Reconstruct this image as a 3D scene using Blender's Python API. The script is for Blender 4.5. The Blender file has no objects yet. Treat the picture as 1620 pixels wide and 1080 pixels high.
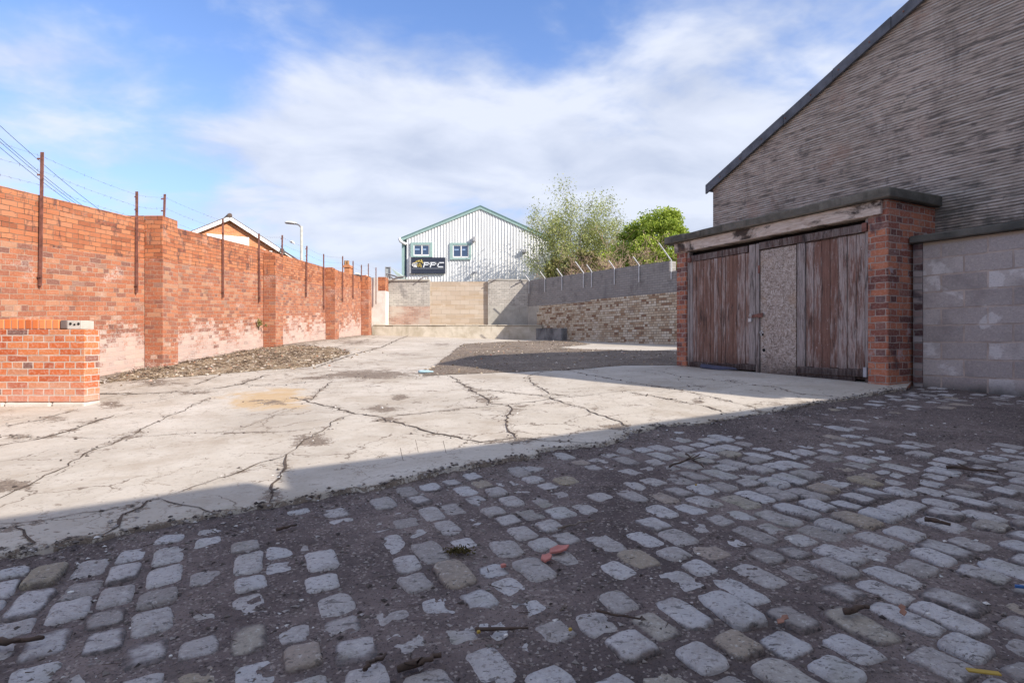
import bpy, bmesh, math, random
import numpy as np
from mathutils import Vector, noise as mn
from mathutils.geometry import delaunay_2d_cdt
random.seed(7)
SC = bpy.context.scene
COL = SC.collection
# ------------------------------------------------------------------ camera
cam = bpy.data.cameras.new('camera'); cam_o = bpy.data.objects.new('camera', cam); COL.objects.link(cam_o)
cam.sensor_width = 36; cam.lens = 20.0; cam.clip_start = 0.05; cam.clip_end = 2000
cam_o.location = (0, 0, 0); cam_o.rotation_euler = (math.radians(90), 0, 0)
SC.camera = cam_o
# ------------------------------------------------------------------ light
SUN = Vector((1.35, -0.80, 1.0))                      # towards the sun
EL = math.atan2(1.0, math.hypot(1.35, 0.80)); AZ = math.atan2(1.35, -0.80)
sun = bpy.data.lights.new('sun', 'SUN'); sun.energy = 2.75; sun.angle = math.radians(0.53); sun.color = (1, .92, .81)
sun_o = bpy.data.objects.new('sun', sun); COL.objects.link(sun_o)
sun_o.rotation_euler = (-SUN).to_track_quat('-Z', 'Y').to_euler()
SC.view_settings.view_transform = 'Standard'; SC.view_settings.look = 'None'
SC.view_settings.gamma = 1; SC.view_settings.use_curve_mapping = False
SC.view_settings.exposure = 1.36
W = bpy.data.worlds.new('World'); SC.world = W; W.use_nodes = True
def build_world():
    nt = W.node_tree; n = nt.nodes; l = nt.links
    for x in list(n): n.remove(x)
    out = n.new('ShaderNodeOutputWorld'); bg = n.new('ShaderNodeBackground'); bg.inputs[1].default_value = 0.15
    sky = n.new('ShaderNodeTexSky'); sky.sky_type = 'NISHITA'; sky.sun_disc = False
    sky.sun_elevation = EL; sky.sun_rotation = AZ; sky.altitude = 50; sky.air_density = 1.0; sky.dust_density = 0.6; sky.ozone_density = 2.5
    tc = n.new('ShaderNodeTexCoord'); sep = n.new('ShaderNodeSeparateXYZ'); l.new(tc.outputs['Generated'], sep.inputs[0])
    def M(op, a, b=None, c=None, clamp=False):
        m = n.new('ShaderNodeMath'); m.operation = op; m.use_clamp = clamp
        for i, v in enumerate((a, b, c)):
            if v is None: continue
            if isinstance(v, (int, float)): m.inputs[i].default_value = v
            else: l.new(v, m.inputs[i])
        return m.outputs[0]
    z = M('MAXIMUM', sep.outputs[2], 0.0); zz = M('ADD', z, 0.22)
    px = M('DIVIDE', sep.outputs[0], zz); py = M('DIVIDE', sep.outputs[1], zz)
    cmb = n.new('ShaderNodeCombineXYZ'); l.new(px, cmb.inputs[0]); l.new(py, cmb.inputs[1])
    mp = n.new('ShaderNodeMapping'); l.new(cmb.outputs[0], mp.inputs[0])
    mp.inputs['Rotation'].default_value = (0, 0, math.radians(-30)); mp.inputs['Scale'].default_value = (0.95, 1.2, 1); mp.inputs['Location'].default_value = CLOUD_LOC
    def NZ(scale, detail, rough, dist, vec):
        t = n.new('ShaderNodeTexNoise'); t.inputs['Scale'].default_value = scale; t.inputs['Detail'].default_value = detail
        t.inputs['Roughness'].default_value = rough; t.inputs['Distortion'].default_value = dist; l.new(vec, t.inputs['Vector']); return t.outputs[0]
    big = NZ(1.5, 2, .5, .2, mp.outputs[0]); mid = NZ(2.6, 5, .52, .3, mp.outputs[0]); fine = NZ(16, 4, .6, .3, mp.outputs[0])
    f = M('ADD', M('ADD', M('MULTIPLY', big, .95), M('MULTIPLY', mid, .75)), M('MULTIPLY', fine, .12))
    side = M('MULTIPLY', M('ADD', px, 0.35), 0.10)
    side = M('MINIMUM', M('MAXIMUM', side, 0.01), 0.07)
    gx = M('DIVIDE', M('ADD', sep.outputs[0], -0.03), 0.50); gz = M('DIVIDE', M('SUBTRACT', z, 0.25), 0.17)
    bank = M('POWER', 2.718, M('MULTIPLY', M('ADD', M('MULTIPLY', gx, gx), M('MULTIPLY', gz, gz)), -1.0))     # the broad cloud bank ahead
    f = M('ADD', M('ADD', f, M('MULTIPLY', bank, 0.44)), M('ADD', side, -0.02))
    f = M('ADD', f, M('MULTIPLY', M('MINIMUM', M('MAXIMUM', M('SUBTRACT', z, 0.36), 0.0), 0.22), -0.85))
    # unseen overcast added behind the viewer and higher up, to brighten the shade
    f = M('ADD', f, M('MULTIPLY', M('MINIMUM', M('MAXIMUM', M('MULTIPLY', M('SUBTRACT', 0.35, sep.outputs[1]), 1.6), 0.0), 1.0), 0.18)); f = M('ADD', f, M('MULTIPLY', M('MINIMUM', M('MAXIMUM', M('MULTIPLY', M('SUBTRACT', z, 0.60), 5.0), 0.0), 1.0), 0.45))
    mr = n.new('ShaderNodeMapRange'); mr.interpolation_type = 'SMOOTHSTEP'; l.new(f, mr.inputs[0])
    mr.inputs[1].default_value = 0.84; mr.inputs[2].default_value = 1.17; mr.inputs[3].default_value = 0.0; mr.inputs[4].default_value = 0.93
    # cloud brightness a little uneven, thicker parts greyer
    cr = n.new('ShaderNodeValToRGB'); l.new(mid, cr.inputs[0])
    cr.color_ramp.elements[0].position = .34; cr.color_ramp.elements[0].color = (1.50, 1.68, 2.12, 1)
    cr.color_ramp.elements[1].position = .62; cr.color_ramp.elements[1].color = (2.27, 2.4, 2.74, 1)
    tint = n.new('ShaderNodeMixRGB'); tint.blend_type = 'MULTIPLY'; tint.inputs[0].default_value = 1; l.new(sky.outputs[0], tint.inputs[1]); tint.inputs[2].default_value = (.44, .53, .69, 1)
    mx = n.new('ShaderNodeMixRGB'); l.new(mr.outputs[0], mx.inputs[0]); l.new(tint.outputs[0], mx.inputs[1]); l.new(cr.outputs[0], mx.inputs[2])
    veil = n.new('ShaderNodeMixRGB'); veil.inputs[2].default_value = (2.0, 2.13, 2.45, 1); l.new(M('MULTIPLY', M('POWER', M('SUBTRACT', 1.0, z), 3.6), 0.72), veil.inputs[0]); l.new(mx.outputs[0], veil.inputs[1])
    l.new(veil.outputs[0], bg.inputs[0]); l.new(bg.outputs[0], out.inputs[0])
CLOUD_LOC = (0.35, 0.1, 0)
build_world()
# ------------------------------------------------------------------ terrain function
FP = 900.0; CX, CY = 810.0, 540.0
CTRL = [(-4.78,6.36,-.763),(4.21,6.37,-.505),(2.69,9.31,-.43),(-6.53,9.04,-.573),(-6.53,15.9,-.141),(-6.53,25.5,.284),
        (.9,25.5,.03),(5.45,19,-.15),(2.75,23.3,0.0),(5.07,5.78,-.552),(0,0,-1.0),(-3,2,-.93),(2.5,2,-.83),(-7,2,-1.0),(7,2,-.75),
        (8,12,-.3),(-1.5,12.5,-.36),(0,28,.15)]
_P = np.array(CTRL)
def _phi(r2): return np.where(r2 > 1e-9, r2*np.log(np.maximum(r2, 1e-9))*.5, 0.0)
_n = len(_P); _A = np.zeros((_n+3, _n+3))
_A[:_n, :_n] = _phi(((_P[:, None, :2]-_P[None, :, :2])**2).sum(-1)) + np.eye(_n)*6.0
_A[:_n, _n] = 1; _A[:_n, _n+1:] = _P[:, :2]; _A[_n, :_n] = 1; _A[_n+1:, :_n] = _P[:, :2].T
_w = np.linalg.solve(_A, np.concatenate([_P[:, 2], np.zeros(3)]))
def GA(x, y):
    x = np.clip(np.asarray(x, float), -9, 9); y = np.clip(np.asarray(y, float), -1, 28)
    r2 = (x[..., None]-_P[:, 0])**2 + (y[..., None]-_P[:, 1])**2
    return (_phi(r2)*_w[:_n]).sum(-1) + _w[_n] + _w[_n+1]*x + _w[_n+2]*y
def G(x, y): return float(GA(np.array([x]), np.array([y]))[0])
_YS = np.concatenate([np.linspace(.9, 8, 400), np.linspace(8.02, 27, 500)])
def gp(px, py):
    r = (px-CX)/FP; f = GA(r*_YS, _YS)+(py-CY)/FP*_YS
    i = np.nonzero(f > 0)[0]
    k = i[0] if len(i) else len(_YS)-1
    if k > 0:
        t = f[k-1]/(f[k-1]-f[k]) if f[k] != f[k-1] else 0
        y = _YS[k-1]+(_YS[k]-_YS[k-1])*t
    else: y = _YS[0]
    return (r*y, y)
def at(px, py, Y): return Vector(((px-CX)*Y/FP, Y, (CY-py)*Y/FP))
# ------------------------------------------------------------------ mesh helpers
def link(o, parent=None):
    COL.objects.link(o)
    if parent: o.parent = parent
    return o
def empty(name, loc=(0,0,0)):
    o = bpy.data.objects.new(name, None); o.empty_display_size = .1; o.location = loc; COL.objects.link(o); return o
def tag(o, label, cat, group=None, kind=None):
    if label: o['label'] = label
    if cat: o['category'] = cat
    if group: o['group'] = group
    if kind: o['kind'] = kind
    return o
class MB:
    def __init__(s): s.v = []; s.f = []; s.m = []
    def add(s, vs, fs, m=0):
        n = len(s.v); s.v += [tuple(v) for v in vs]; s.f += [tuple(i+n for i in f) for f in fs]; s.m += [m]*len(fs); return s
    def hexa(s, b, t, m=0):          # bottom 4, top 4 (same winding, ccw from above)
        return s.add(list(b)+list(t), [(3,2,1,0),(4,5,6,7),(0,1,5,4),(1,2,6,5),(2,3,7,6),(3,0,4,7)], m)
    def box(s, c, ax, ay, az, m=0):  # centre and half-axis vectors
        c = Vector(c); ax = Vector(ax); ay = Vector(ay); az = Vector(az)
        b = [c-ax-ay-az, c+ax-ay-az, c+ax+ay-az, c-ax+ay-az]; t = [p+2*az for p in b]
        return s.hexa(b, t, m)
    def aabox(s, x0, x1, y0, y1, z0, z1, m=0):
        return s.hexa([(x0,y0,z0),(x1,y0,z0),(x1,y1,z0),(x0,y1,z0)], [(x0,y0,z1),(x1,y0,z1),(x1,y1,z1),(x0,y1,z1)], m)
    def prism(s, pts, ext, m=0):
        n = len(pts); e = Vector(ext); pts = [Vector(p) for p in pts]
        vs = pts+[p+e for p in pts]
        fs = [tuple(range(n))[::-1], tuple(range(n, 2*n))]+[(i, (i+1) % n, (i+1) % n+n, i+n) for i in range(n)]
        return s.add(vs, fs, m)
    def tube(s, pts, r, n=6, m=0, cap=True):
        pts = [Vector(p) for p in pts]; k = len(pts); rs = r if isinstance(r, (list, tuple)) else [r]*k
        rings = []; up = Vector((0, 0, 1)); prev = None
        for i, p in enumerate(pts):
            d = (pts[min(i+1, k-1)]-pts[max(i-1, 0)])
            d = d.normalized() if d.length > 1e-9 else Vector((0, 0, 1))
            if prev is None:
                a = d.cross(up if abs(d.z) < .9 else Vector((1, 0, 0))).normalized()
            else:
                a = prev-d*prev.dot(d); a = a.normalized() if a.length > 1e-6 else d.orthogonal().normalized()
            prev = a; b = d.cross(a)
            rings.append([p+(a*math.cos(2*math.pi*j/n)+b*math.sin(2*math.pi*j/n))*rs[i] for j in range(n)])
        vs = [v for rg in rings for v in rg]; fs = []
        for i in range(k-1):
            for j in range(n):
                fs.append((i*n+j, i*n+(j+1) % n, (i+1)*n+(j+1) % n, (i+1)*n+j))
        if cap: fs += [tuple(range(n))[::-1], tuple(range((k-1)*n, k*n))]
        return s.add(vs, fs, m)
    def build(s, name, mat, parent=None, origin=None, bevel=0, smooth=False, shear=None, seg=1):
        if parent is not None and origin is None: origin = parent.matrix_world.translation if False else Vector(parent.get('_o', parent.location))
        o0 = Vector(origin) if origin is not None else Vector((0, 0, 0))
        me = bpy.data.meshes.new(name); me.from_pydata([tuple(Vector(v)-o0) for v in s.v], [], s.f)
        mats = mat if isinstance(mat, (list, tuple)) else [mat]
        for q in mats: me.materials.append(q)
        if len(mats) > 1: me.polygons.foreach_set('material_index', s.m)
        bm = bmesh.new(); bm.from_mesh(me); bmesh.ops.recalc_face_normals(bm, faces=bm.faces); bm.to_mesh(me); bm.free()
        autouv(me, o0, shear)
        if smooth: me.polygons.foreach_set('use_smooth', [True]*len(me.polygons))
        o = bpy.data.objects.new(name, me); COL.objects.link(o)
        if parent is not None:
            o.parent = parent; o['_o'] = tuple(o0)
        else: o.location = o0; o['_o'] = tuple(o0)
        if bevel:
            b = o.modifiers.new('bevel', 'BEVEL'); b.width = bevel; b.segments = seg; b.limit_method = 'ANGLE'; b.angle_limit = math.radians(40)
        return o
def autouv(me, o0, shear):
    n = len(me.loops)
    if n == 0: return
    uv = me.uv_layers.new(name='UVMap')
    co = np.empty(len(me.vertices)*3); me.vertices.foreach_get('co', co); co = co.reshape(-1, 3)+np.array(o0)
    vi = np.empty(n, int); me.loops.foreach_get('vertex_index', vi)
    nf = len(me.polygons); no = np.empty(nf*3); me.polygons.foreach_get('normal', no); no = no.reshape(-1, 3)
    tot = np.empty(nf, int); me.polygons.foreach_get('loop_total', tot)
    N = np.repeat(no, tot, axis=0); P = co[vi]
    hor = np.abs(N[:, 2]) > .8
    ln = np.hypot(N[:, 0], N[:, 1])+1e-9; tx = -N[:, 1]/ln; ty = N[:, 0]/ln
    u = np.where(hor, P[:, 0], P[:, 0]*tx+P[:, 1]*ty); v = np.where(hor, P[:, 1], P[:, 2])
    if shear is not None: v = np.where(hor, v, v-shear*P[:, 1])
    uv.data.foreach_set('uv', np.stack([u, v], 1).ravel())
# ------------------------------------------------------------------ material helpers
class NG:
    def __init__(s, name):
        s.mat = bpy.data.materials.new(name); s.mat.use_nodes = True; s.nt = s.mat.node_tree; s.n = s.nt.nodes; s.l = s.nt.links
        s.bsdf = s.n['Principled BSDF']; s.out = s.n['Material Output']; s._tc = None; s._geo = None
    def set(s, sock, v):
        if v is None: return
        if isinstance(v, bpy.types.NodeSocket): s.l.new(v, sock)
        elif isinstance(v, (tuple, list)): sock.default_value = tuple(v) if len(v) != 3 or len(sock.default_value) == 3 else (*v, 1)
        else: sock.default_value = v
    def tc(s, k):
        if s._tc is None: s._tc = s.n.new('ShaderNodeTexCoord')
        return s._tc.outputs[k]
    def uv(s): return s.tc('UV')
    def geo(s, k):
        if s._geo is None: s._geo = s.n.new('ShaderNodeNewGeometry')
        return s._geo.outputs[k]
    def pos(s): return s.geo('Position')
    def island(s): return s.geo('Random Per Island')
    def map(s, vec, scale=(1,1,1), rot=(0,0,0), loc=(0,0,0)):
        m = s.n.new('ShaderNodeMapping'); s.l.new(vec, m.inputs[0]); m.inputs['Scale'].default_value = scale; m.inputs['Rotation'].default_value = rot; m.inputs['Location'].default_value = loc; return m.outputs[0]
    def noise(s, vec, scale, detail=4, rough=.55, dist=0, col=False):
        t = s.n.new('ShaderNodeTexNoise'); s.l.new(vec, t.inputs['Vector']); t.inputs['Scale'].default_value = scale; t.inputs['Detail'].default_value = detail; t.inputs['Roughness'].default_value = rough; t.inputs['Distortion'].default_value = dist
        return t.outputs['Color' if col else 'Fac']
    def voro(s, vec, scale, feature='F1', out='Distance', rand=1):
        t = s.n.new('ShaderNodeTexVoronoi'); t.feature = feature; s.l.new(vec, t.inputs['Vector']); t.inputs['Scale'].default_value = scale; t.inputs['Randomness'].default_value = rand; return t.outputs[out]
    def m(s, op, a, b=None, clamp=False):
        q = s.n.new('ShaderNodeMath'); q.operation = op; q.use_clamp = clamp; s.set(q.inputs[0], a); s.set(q.inputs[1], b); return q.outputs[0]
    def step(s, v, a, b, lo=0., hi=1.):
        q = s.n.new('ShaderNodeMapRange'); q.interpolation_type = 'SMOOTHSTEP'; s.set(q.inputs[0], v)
        q.inputs[1].default_value = a; q.inputs[2].default_value = b; q.inputs[3].default_value = lo; q.inputs[4].default_value = hi; return q.outputs[0]
    def mix(s, f, a, b, mode='MIX'):
        q = s.n.new('ShaderNodeMixRGB'); q.blend_type = mode; s.set(q.inputs[0], f); s.set(q.inputs[1], a); s.set(q.inputs[2], b); return q.outputs[0]
    def ramp(s, f, stops, interp='LINEAR'):
        q = s.n.new('ShaderNodeValToRGB'); q.color_ramp.interpolation = interp; s.set(q.inputs[0], f); e = q.color_ramp.elements
        while len(e) < len(stops): e.new(.5)
        for i, (p, c) in enumerate(stops): e[i].position = p; e[i].color = (*c, 1) if len(c) == 3 else c
        return q.outputs[0]
    def sep(s, v):
        q = s.n.new('ShaderNodeSeparateXYZ'); s.l.new(v, q.inputs[0]); return q.outputs
    def attr(s, name):
        q = s.n.new('ShaderNodeAttribute'); q.attribute_name = name; return q.outputs['Fac']
    def vadd(s, a, b, k=1.0):
        q = s.n.new('ShaderNodeVectorMath'); q.operation = 'MULTIPLY_ADD'; s.l.new(b, q.inputs[0]); q.inputs[1].default_value = (k, k, k); s.l.new(a, q.inputs[2]); return q.outputs[0]
    def bump(s, h, strength=.5, dist=.01, normal=None):
        q = s.n.new('ShaderNodeBump'); s.set(q.inputs['Height'], h); q.inputs['Strength'].default_value = strength; q.inputs['Distance'].default_value = dist
        if normal: s.l.new(normal, q.inputs['Normal'])
        return q.outputs[0]
    def fin(s, color, rough=.85, normal=None, metal=0, spec=.3):
        s.set(s.bsdf.inputs['Base Color'], color); s.set(s.bsdf.inputs['Roughness'], rough); s.bsdf.inputs['Metallic'].default_value = metal
        s.bsdf.inputs['Specular IOR Level'].default_value = spec
        if normal: s.l.new(normal, s.bsdf.inputs['Normal'])
        return s.mat
def plain(name, col, rough=.6, metal=0, var=.12, scale=6, bump=0, spec=.4, streak=None):
    g = NG(name); p = g.tc('Object') if streak is None else g.map(g.tc('Object'), scale=streak)
    a = g.noise(p, scale, 5, .6); f = g.noise(p, scale*9, 3, .6)
    c = g.mix(g.step(a, .3, .7), tuple(x*(1-var) for x in col), tuple(min(1, x*(1+var)) for x in col))
    c = g.mix(g.step(f, .55, .75, 0, .35), c, tuple(x*.6 for x in col))
    nb = g.bump(f, bump, .004) if bump else None
    return g.fin(c, rough, nb, metal, spec)
def brick(name, cols, mortar, L=.235, c=.075, ms=.010, stain=None, squash=(1, 2), off=.5, rough=.9, bump=.6, wob=.006, soot=.0, mvar=.3, freq=2, mfade=None, after=0):
    """cols: ramp stops over a per-brick random value; stain(g, colour, uv) adds marks that stay on the wall"""
    g = NG(name); uv = g.uv()
    nz = g.noise(uv, 9, 2, .5, 0, True)
    u2 = g.vadd(uv, nz, wob*2)
    b = g.n.new('ShaderNodeTexBrick'); g.l.new(u2, b.inputs['Vector']); b.offset = off; b.offset_frequency = freq; b.squash = squash[0]; b.squash_frequency = squash[1]
    b.inputs['Color1'].default_value = (0, 0, 0, 1); b.inputs['Color2'].default_value = (1, 1, 1, 1); b.inputs['Mortar'].default_value = (.5, .5, .5, 1)
    b.inputs['Scale'].default_value = 1; b.inputs['Mortar Size'].default_value = ms*.5; b.inputs['Mortar Smooth'].default_value = .25; b.inputs['Bias'].default_value = 0
    b.inputs['Brick Width'].default_value = L; b.inputs['Row Height'].default_value = c
    rnd = b.outputs['Color']; g.rnd = rnd; fac = b.outputs['Fac']
    base = g.ramp(rnd, cols)
    wear = g.noise(uv, 34, 5, .65); base = g.mix(g.step(wear, .42, .72, 0, .45), base, g.mix(.5, base, tuple(min(1, x*1.5) for x in mortar)))
    dk = g.noise(uv, 70, 3, .6); base = g.mix(g.step(dk, .58, .72, 0, .35), base, g.mix(1, base, (.35, .33, .33), 'MULTIPLY'))
    mv = g.noise(uv, 5, 4, .6)
    mcol = g.mix(g.step(mv, .35, .65), tuple(x*(1-mvar) for x in mortar), mortar)
    col = g.mix(fac, base, mcol)
    if mfade: col = g.mix(fac, base, mfade(g, uv, mcol))
    if soot:
        so = g.noise(g.map(uv, scale=(1, .8, 1)), 2.2, 6, .68, .4); col = g.mix(g.step(so, .54, .74, 0, soot), col, (.035, .03, .032))
    if stain: col = stain(g, col, uv)
    h = g.m('SUBTRACT', g.m('ADD', g.m('MULTIPLY', wear, .35), g.m('MULTIPLY', rnd, .12)), g.m('MULTIPLY', fac, .9))
    if after: col = g.mix(g.m('MULTIPLY', fac, after), col, mcol)
    return g.fin(col, rough, g.bump(h, bump, .012), 0, .25)
# ------------------------------------------------------------------ brick and masonry materials
def low_fade(g, uv, z0, z1, nscale=1.6, amp=.9):
    """0..1 mask: salt bloom that climbs unevenly from the foot of a wall"""
    y = g.sep(uv)[1]; nz = g.noise(g.map(uv, scale=(1, 1.3, 1)), nscale, 6, .65, .3)
    h = g.m('ADD', y, g.m('MULTIPLY', g.m('SUBTRACT', nz, .5), amp*2))
    return g.step(h, z1, z0)
ORANGE = [(0, (.28, .09, .045)), (.2, (.40, .135, .065)), (.6, (.50, .19, .09)), (.85, (.47, .20, .11)), (1, (.27, .085, .05))]
RED = [(0, (.20, .09, .07)), (.10, (.29, .11, .07)), (.45, (.35, .115, .058)), (.75, (.41, .15, .078)), (.95, (.42, .22, .135)), (1, (.26, .14, .11))]
def st_old(g, col, uv):
    f = low_fade(g, uv, -1.2, .55, 1.0, 1.0)
    pt = g.noise(uv, 26, 5, .7)
    f2 = g.m('MULTIPLY', g.step(g.m('ADD', f, g.m('ADD', g.m('MULTIPLY', g.m('SUBTRACT', g.rnd, .5), .40), g.m('MULTIPLY', g.m('SUBTRACT', pt, .5), 1.3))), .40, .85), g.step(f, .02, .25))
    col = g.mix(g.m('MULTIPLY', f2, .55, True), col, (.62, .55, .51))
    mid = g.step(g.noise(g.map(uv, scale=(.8, 1.5, 1)), 1.7, 5, .6, .2), .56, .72)
    col = g.mix(g.m('MULTIPLY', g.m('MULTIPLY', mid, g.step(pt, .42, .58)), .6), col, (.58, .48, .43))
    foot = low_fade(g, uv, -1.35, -.95, 2.0, .35)
    col = g.mix(g.m('MULTIPLY', foot, .35), col, (.20, .18, .13))
    return col
def st_orange(g, col, uv):
    y = g.sep(uv)[1]
    n = g.noise(g.map(uv, scale=(2.2, 1.1, 1)), 1.7, 7, .72, .5)
    col = g.mix(g.step(g.m('ADD', n, g.m('MULTIPLY', g.m('SUBTRACT', g.rnd, .5), .10)), .54, .64, 0, .72), col, (.085, .045, .045))
    n2 = g.noise(uv, 2.5, 4, .6); col = g.mix(g.step(n2, .58, .75, 0, .35), col, (.62, .42, .33))
    return col
m_orange = brick('brick_orange', ORANGE, (.24, .155, .105), c=.072, stain=st_orange, soot=.25, mvar=.6, squash=(.5, 5), freq=2, wob=.012)
m_red = brick('brick_red_old', RED, (.42, .30, .225), c=.075, soot=.45, stain=st_old, squash=(.5, 4), wob=.012)
STUB = [(0, (.16, .08, .07)), (.07, (.22, .10, .08)), (.09, (.38, .085, .03)), (.4, (.49, .125, .04)), (.7, (.52, .18, .07)), (1, (.44, .20, .12))]
def st_stub(g, col, uv):
    f = low_fade(g, uv, -.72, -.35, 3, .3); return g.mix(g.m('MULTIPLY', f, .3), col, (.6, .5, .45))
m_stub = brick('brick_bright_orange', STUB, (.58, .50, .44), L=.235, c=.0745, ms=.014, stain=st_stub, squash=(.5, 4), wob=.006)
PIER = [(0, (.12, .05, .045)), (.3, (.27, .09, .06)), (.6, (.42, .14, .075)), (.85, (.48, .18, .10)), (1, (.16, .09, .085))]
def st_pier(g, col, uv):
    n = g.noise(uv, 3.2, 5, .6, .3); col = g.mix(g.step(n, .55, .72, 0, .75), col, (.05, .035, .045))
    n = g.noise(uv, 4.5, 4, .6, .3); col = g.mix(g.step(n, .62, .70, 0, .5), col, (.50, .46, .48)); return col
m_pier = brick('brick_garage_pier', PIER, (.47, .38, .33), L=.23, c=.0755, ms=.012, stain=st_pier, squash=(.5, 2), wob=.012, bump=.9)
def st_white(g, col, uv):
    y = g.sep(uv)[1]; n = g.noise(uv, 1.4, 5, .65, .3)
    return g.mix(g.step(n, .56, .7, 0, .5), col, (.16, .10, .08))
m_wbrick = brick('brick_white_flaking', [(0, (.22, .12, .08)), (.15, (.36, .25, .16)), (.4, (.50, .41, .30)), (.7, (.58, .50, .38)), (1, (.64, .58, .48))], (.19, .15, .115), L=.235, c=.088, ms=.016, stain=st_white, squash=(.5, 3), soot=.25)
def st_grey(g, col, uv):
    n = g.noise(g.map(uv, scale=(1, .35, 1)), 2.0, 5, .6, .2); return g.mix(g.step(n, .5, .75, 0, .6), col, (.12, .115, .12))
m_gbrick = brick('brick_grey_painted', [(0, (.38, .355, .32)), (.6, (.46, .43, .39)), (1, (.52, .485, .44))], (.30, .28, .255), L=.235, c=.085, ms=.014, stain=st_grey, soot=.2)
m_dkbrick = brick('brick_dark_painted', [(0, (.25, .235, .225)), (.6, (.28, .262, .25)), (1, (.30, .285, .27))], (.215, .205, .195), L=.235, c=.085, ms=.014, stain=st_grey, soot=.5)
def st_faint(g, col, uv):
    f = g.step(g.noise(g.map(uv, scale=(.6, 1.2, 1)), 1.3, 5, .6), .42, .62); return g.mix(g.m('MULTIPLY', f, .75), col, (.50, .45, .39))
m_rpink = brick('brick_faded_red', [(0, (.30, .18, .14)), (.6, (.42, .26, .20)), (1, (.46, .33, .27))], (.46, .41, .36), L=.235, c=.085, ms=.014, stain=st_faint)
def st_tan(g, col, uv):
    n = g.noise(g.map(uv, scale=(.25, 2.2, 1)), 1.5, 5, .6); col = g.mix(g.step(n, .45, .65, 0, .6), col, (.42, .31, .20))
    n = g.noise(uv, 2.6, 5, .6); return g.mix(g.step(n, .6, .75, 0, .6), col, (.60, .52, .44))
m_tan = brick('block_tan', [(0, (.40, .325, .25)), (.5, (.47, .385, .305)), (1, (.52, .45, .375))], (.40, .34, .275), L=.44, c=.215, ms=.014, stain=st_tan, bump=.4)
def st_block(g, col, uv):
    n = g.noise(uv, 2.4, 6, .62, .4); col = g.mix(g.step(g.m('ADD', n, g.m('MULTIPLY', g.m('SUBTRACT', g.rnd, .5), .16)), .56, .61, 0, .7), col, (.64, .60, .59))
    n = g.noise(uv, 1.6, 5, .6); col = g.mix(g.step(n, .5, .66, 0, .6), col, (.24, .205, .195))
    y = g.sep(uv)[1]; f = g.step(g.m('ADD', y, g.m('MULTIPLY', n, .35)), -.20, -.42); col = g.mix(g.m('MULTIPLY', f, .9), col, (.035, .035, .03))
    f = g.step(y, 1.06, 1.10); col = g.mix(g.m('MULTIPLY', f, .8), col, (.36, .25, .16))
    gr = g.noise(uv, 1.1, 3, .6); col = g.mix(g.m('MULTIPLY', g.step(gr, .5, .7), g.step(y, .55, 1.0, 0, .5)), col, (.22, .20, .12))
    fl = g.noise(uv, 60, 3, .6); return g.mix(g.step(fl, .5, .7, 0, .3), col, (.14, .13, .13))
m_block = brick('block_grey', [(0, (.32, .28, .27)), (.5, (.40, .35, .335)), (1, (.47, .42, .405))], (.50, .40, .35), L=.42, c=.187, ms=.020, stain=st_block, bump=.6, wob=.008, after=.6)
m_house = brick('brick_house_orange', [(0, (.46, .15, .06)), (.5, (.55, .20, .08)), (1, (.60, .25, .11))], (.50, .36, .26), c=.075, L=.235, bump=.2)
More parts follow.
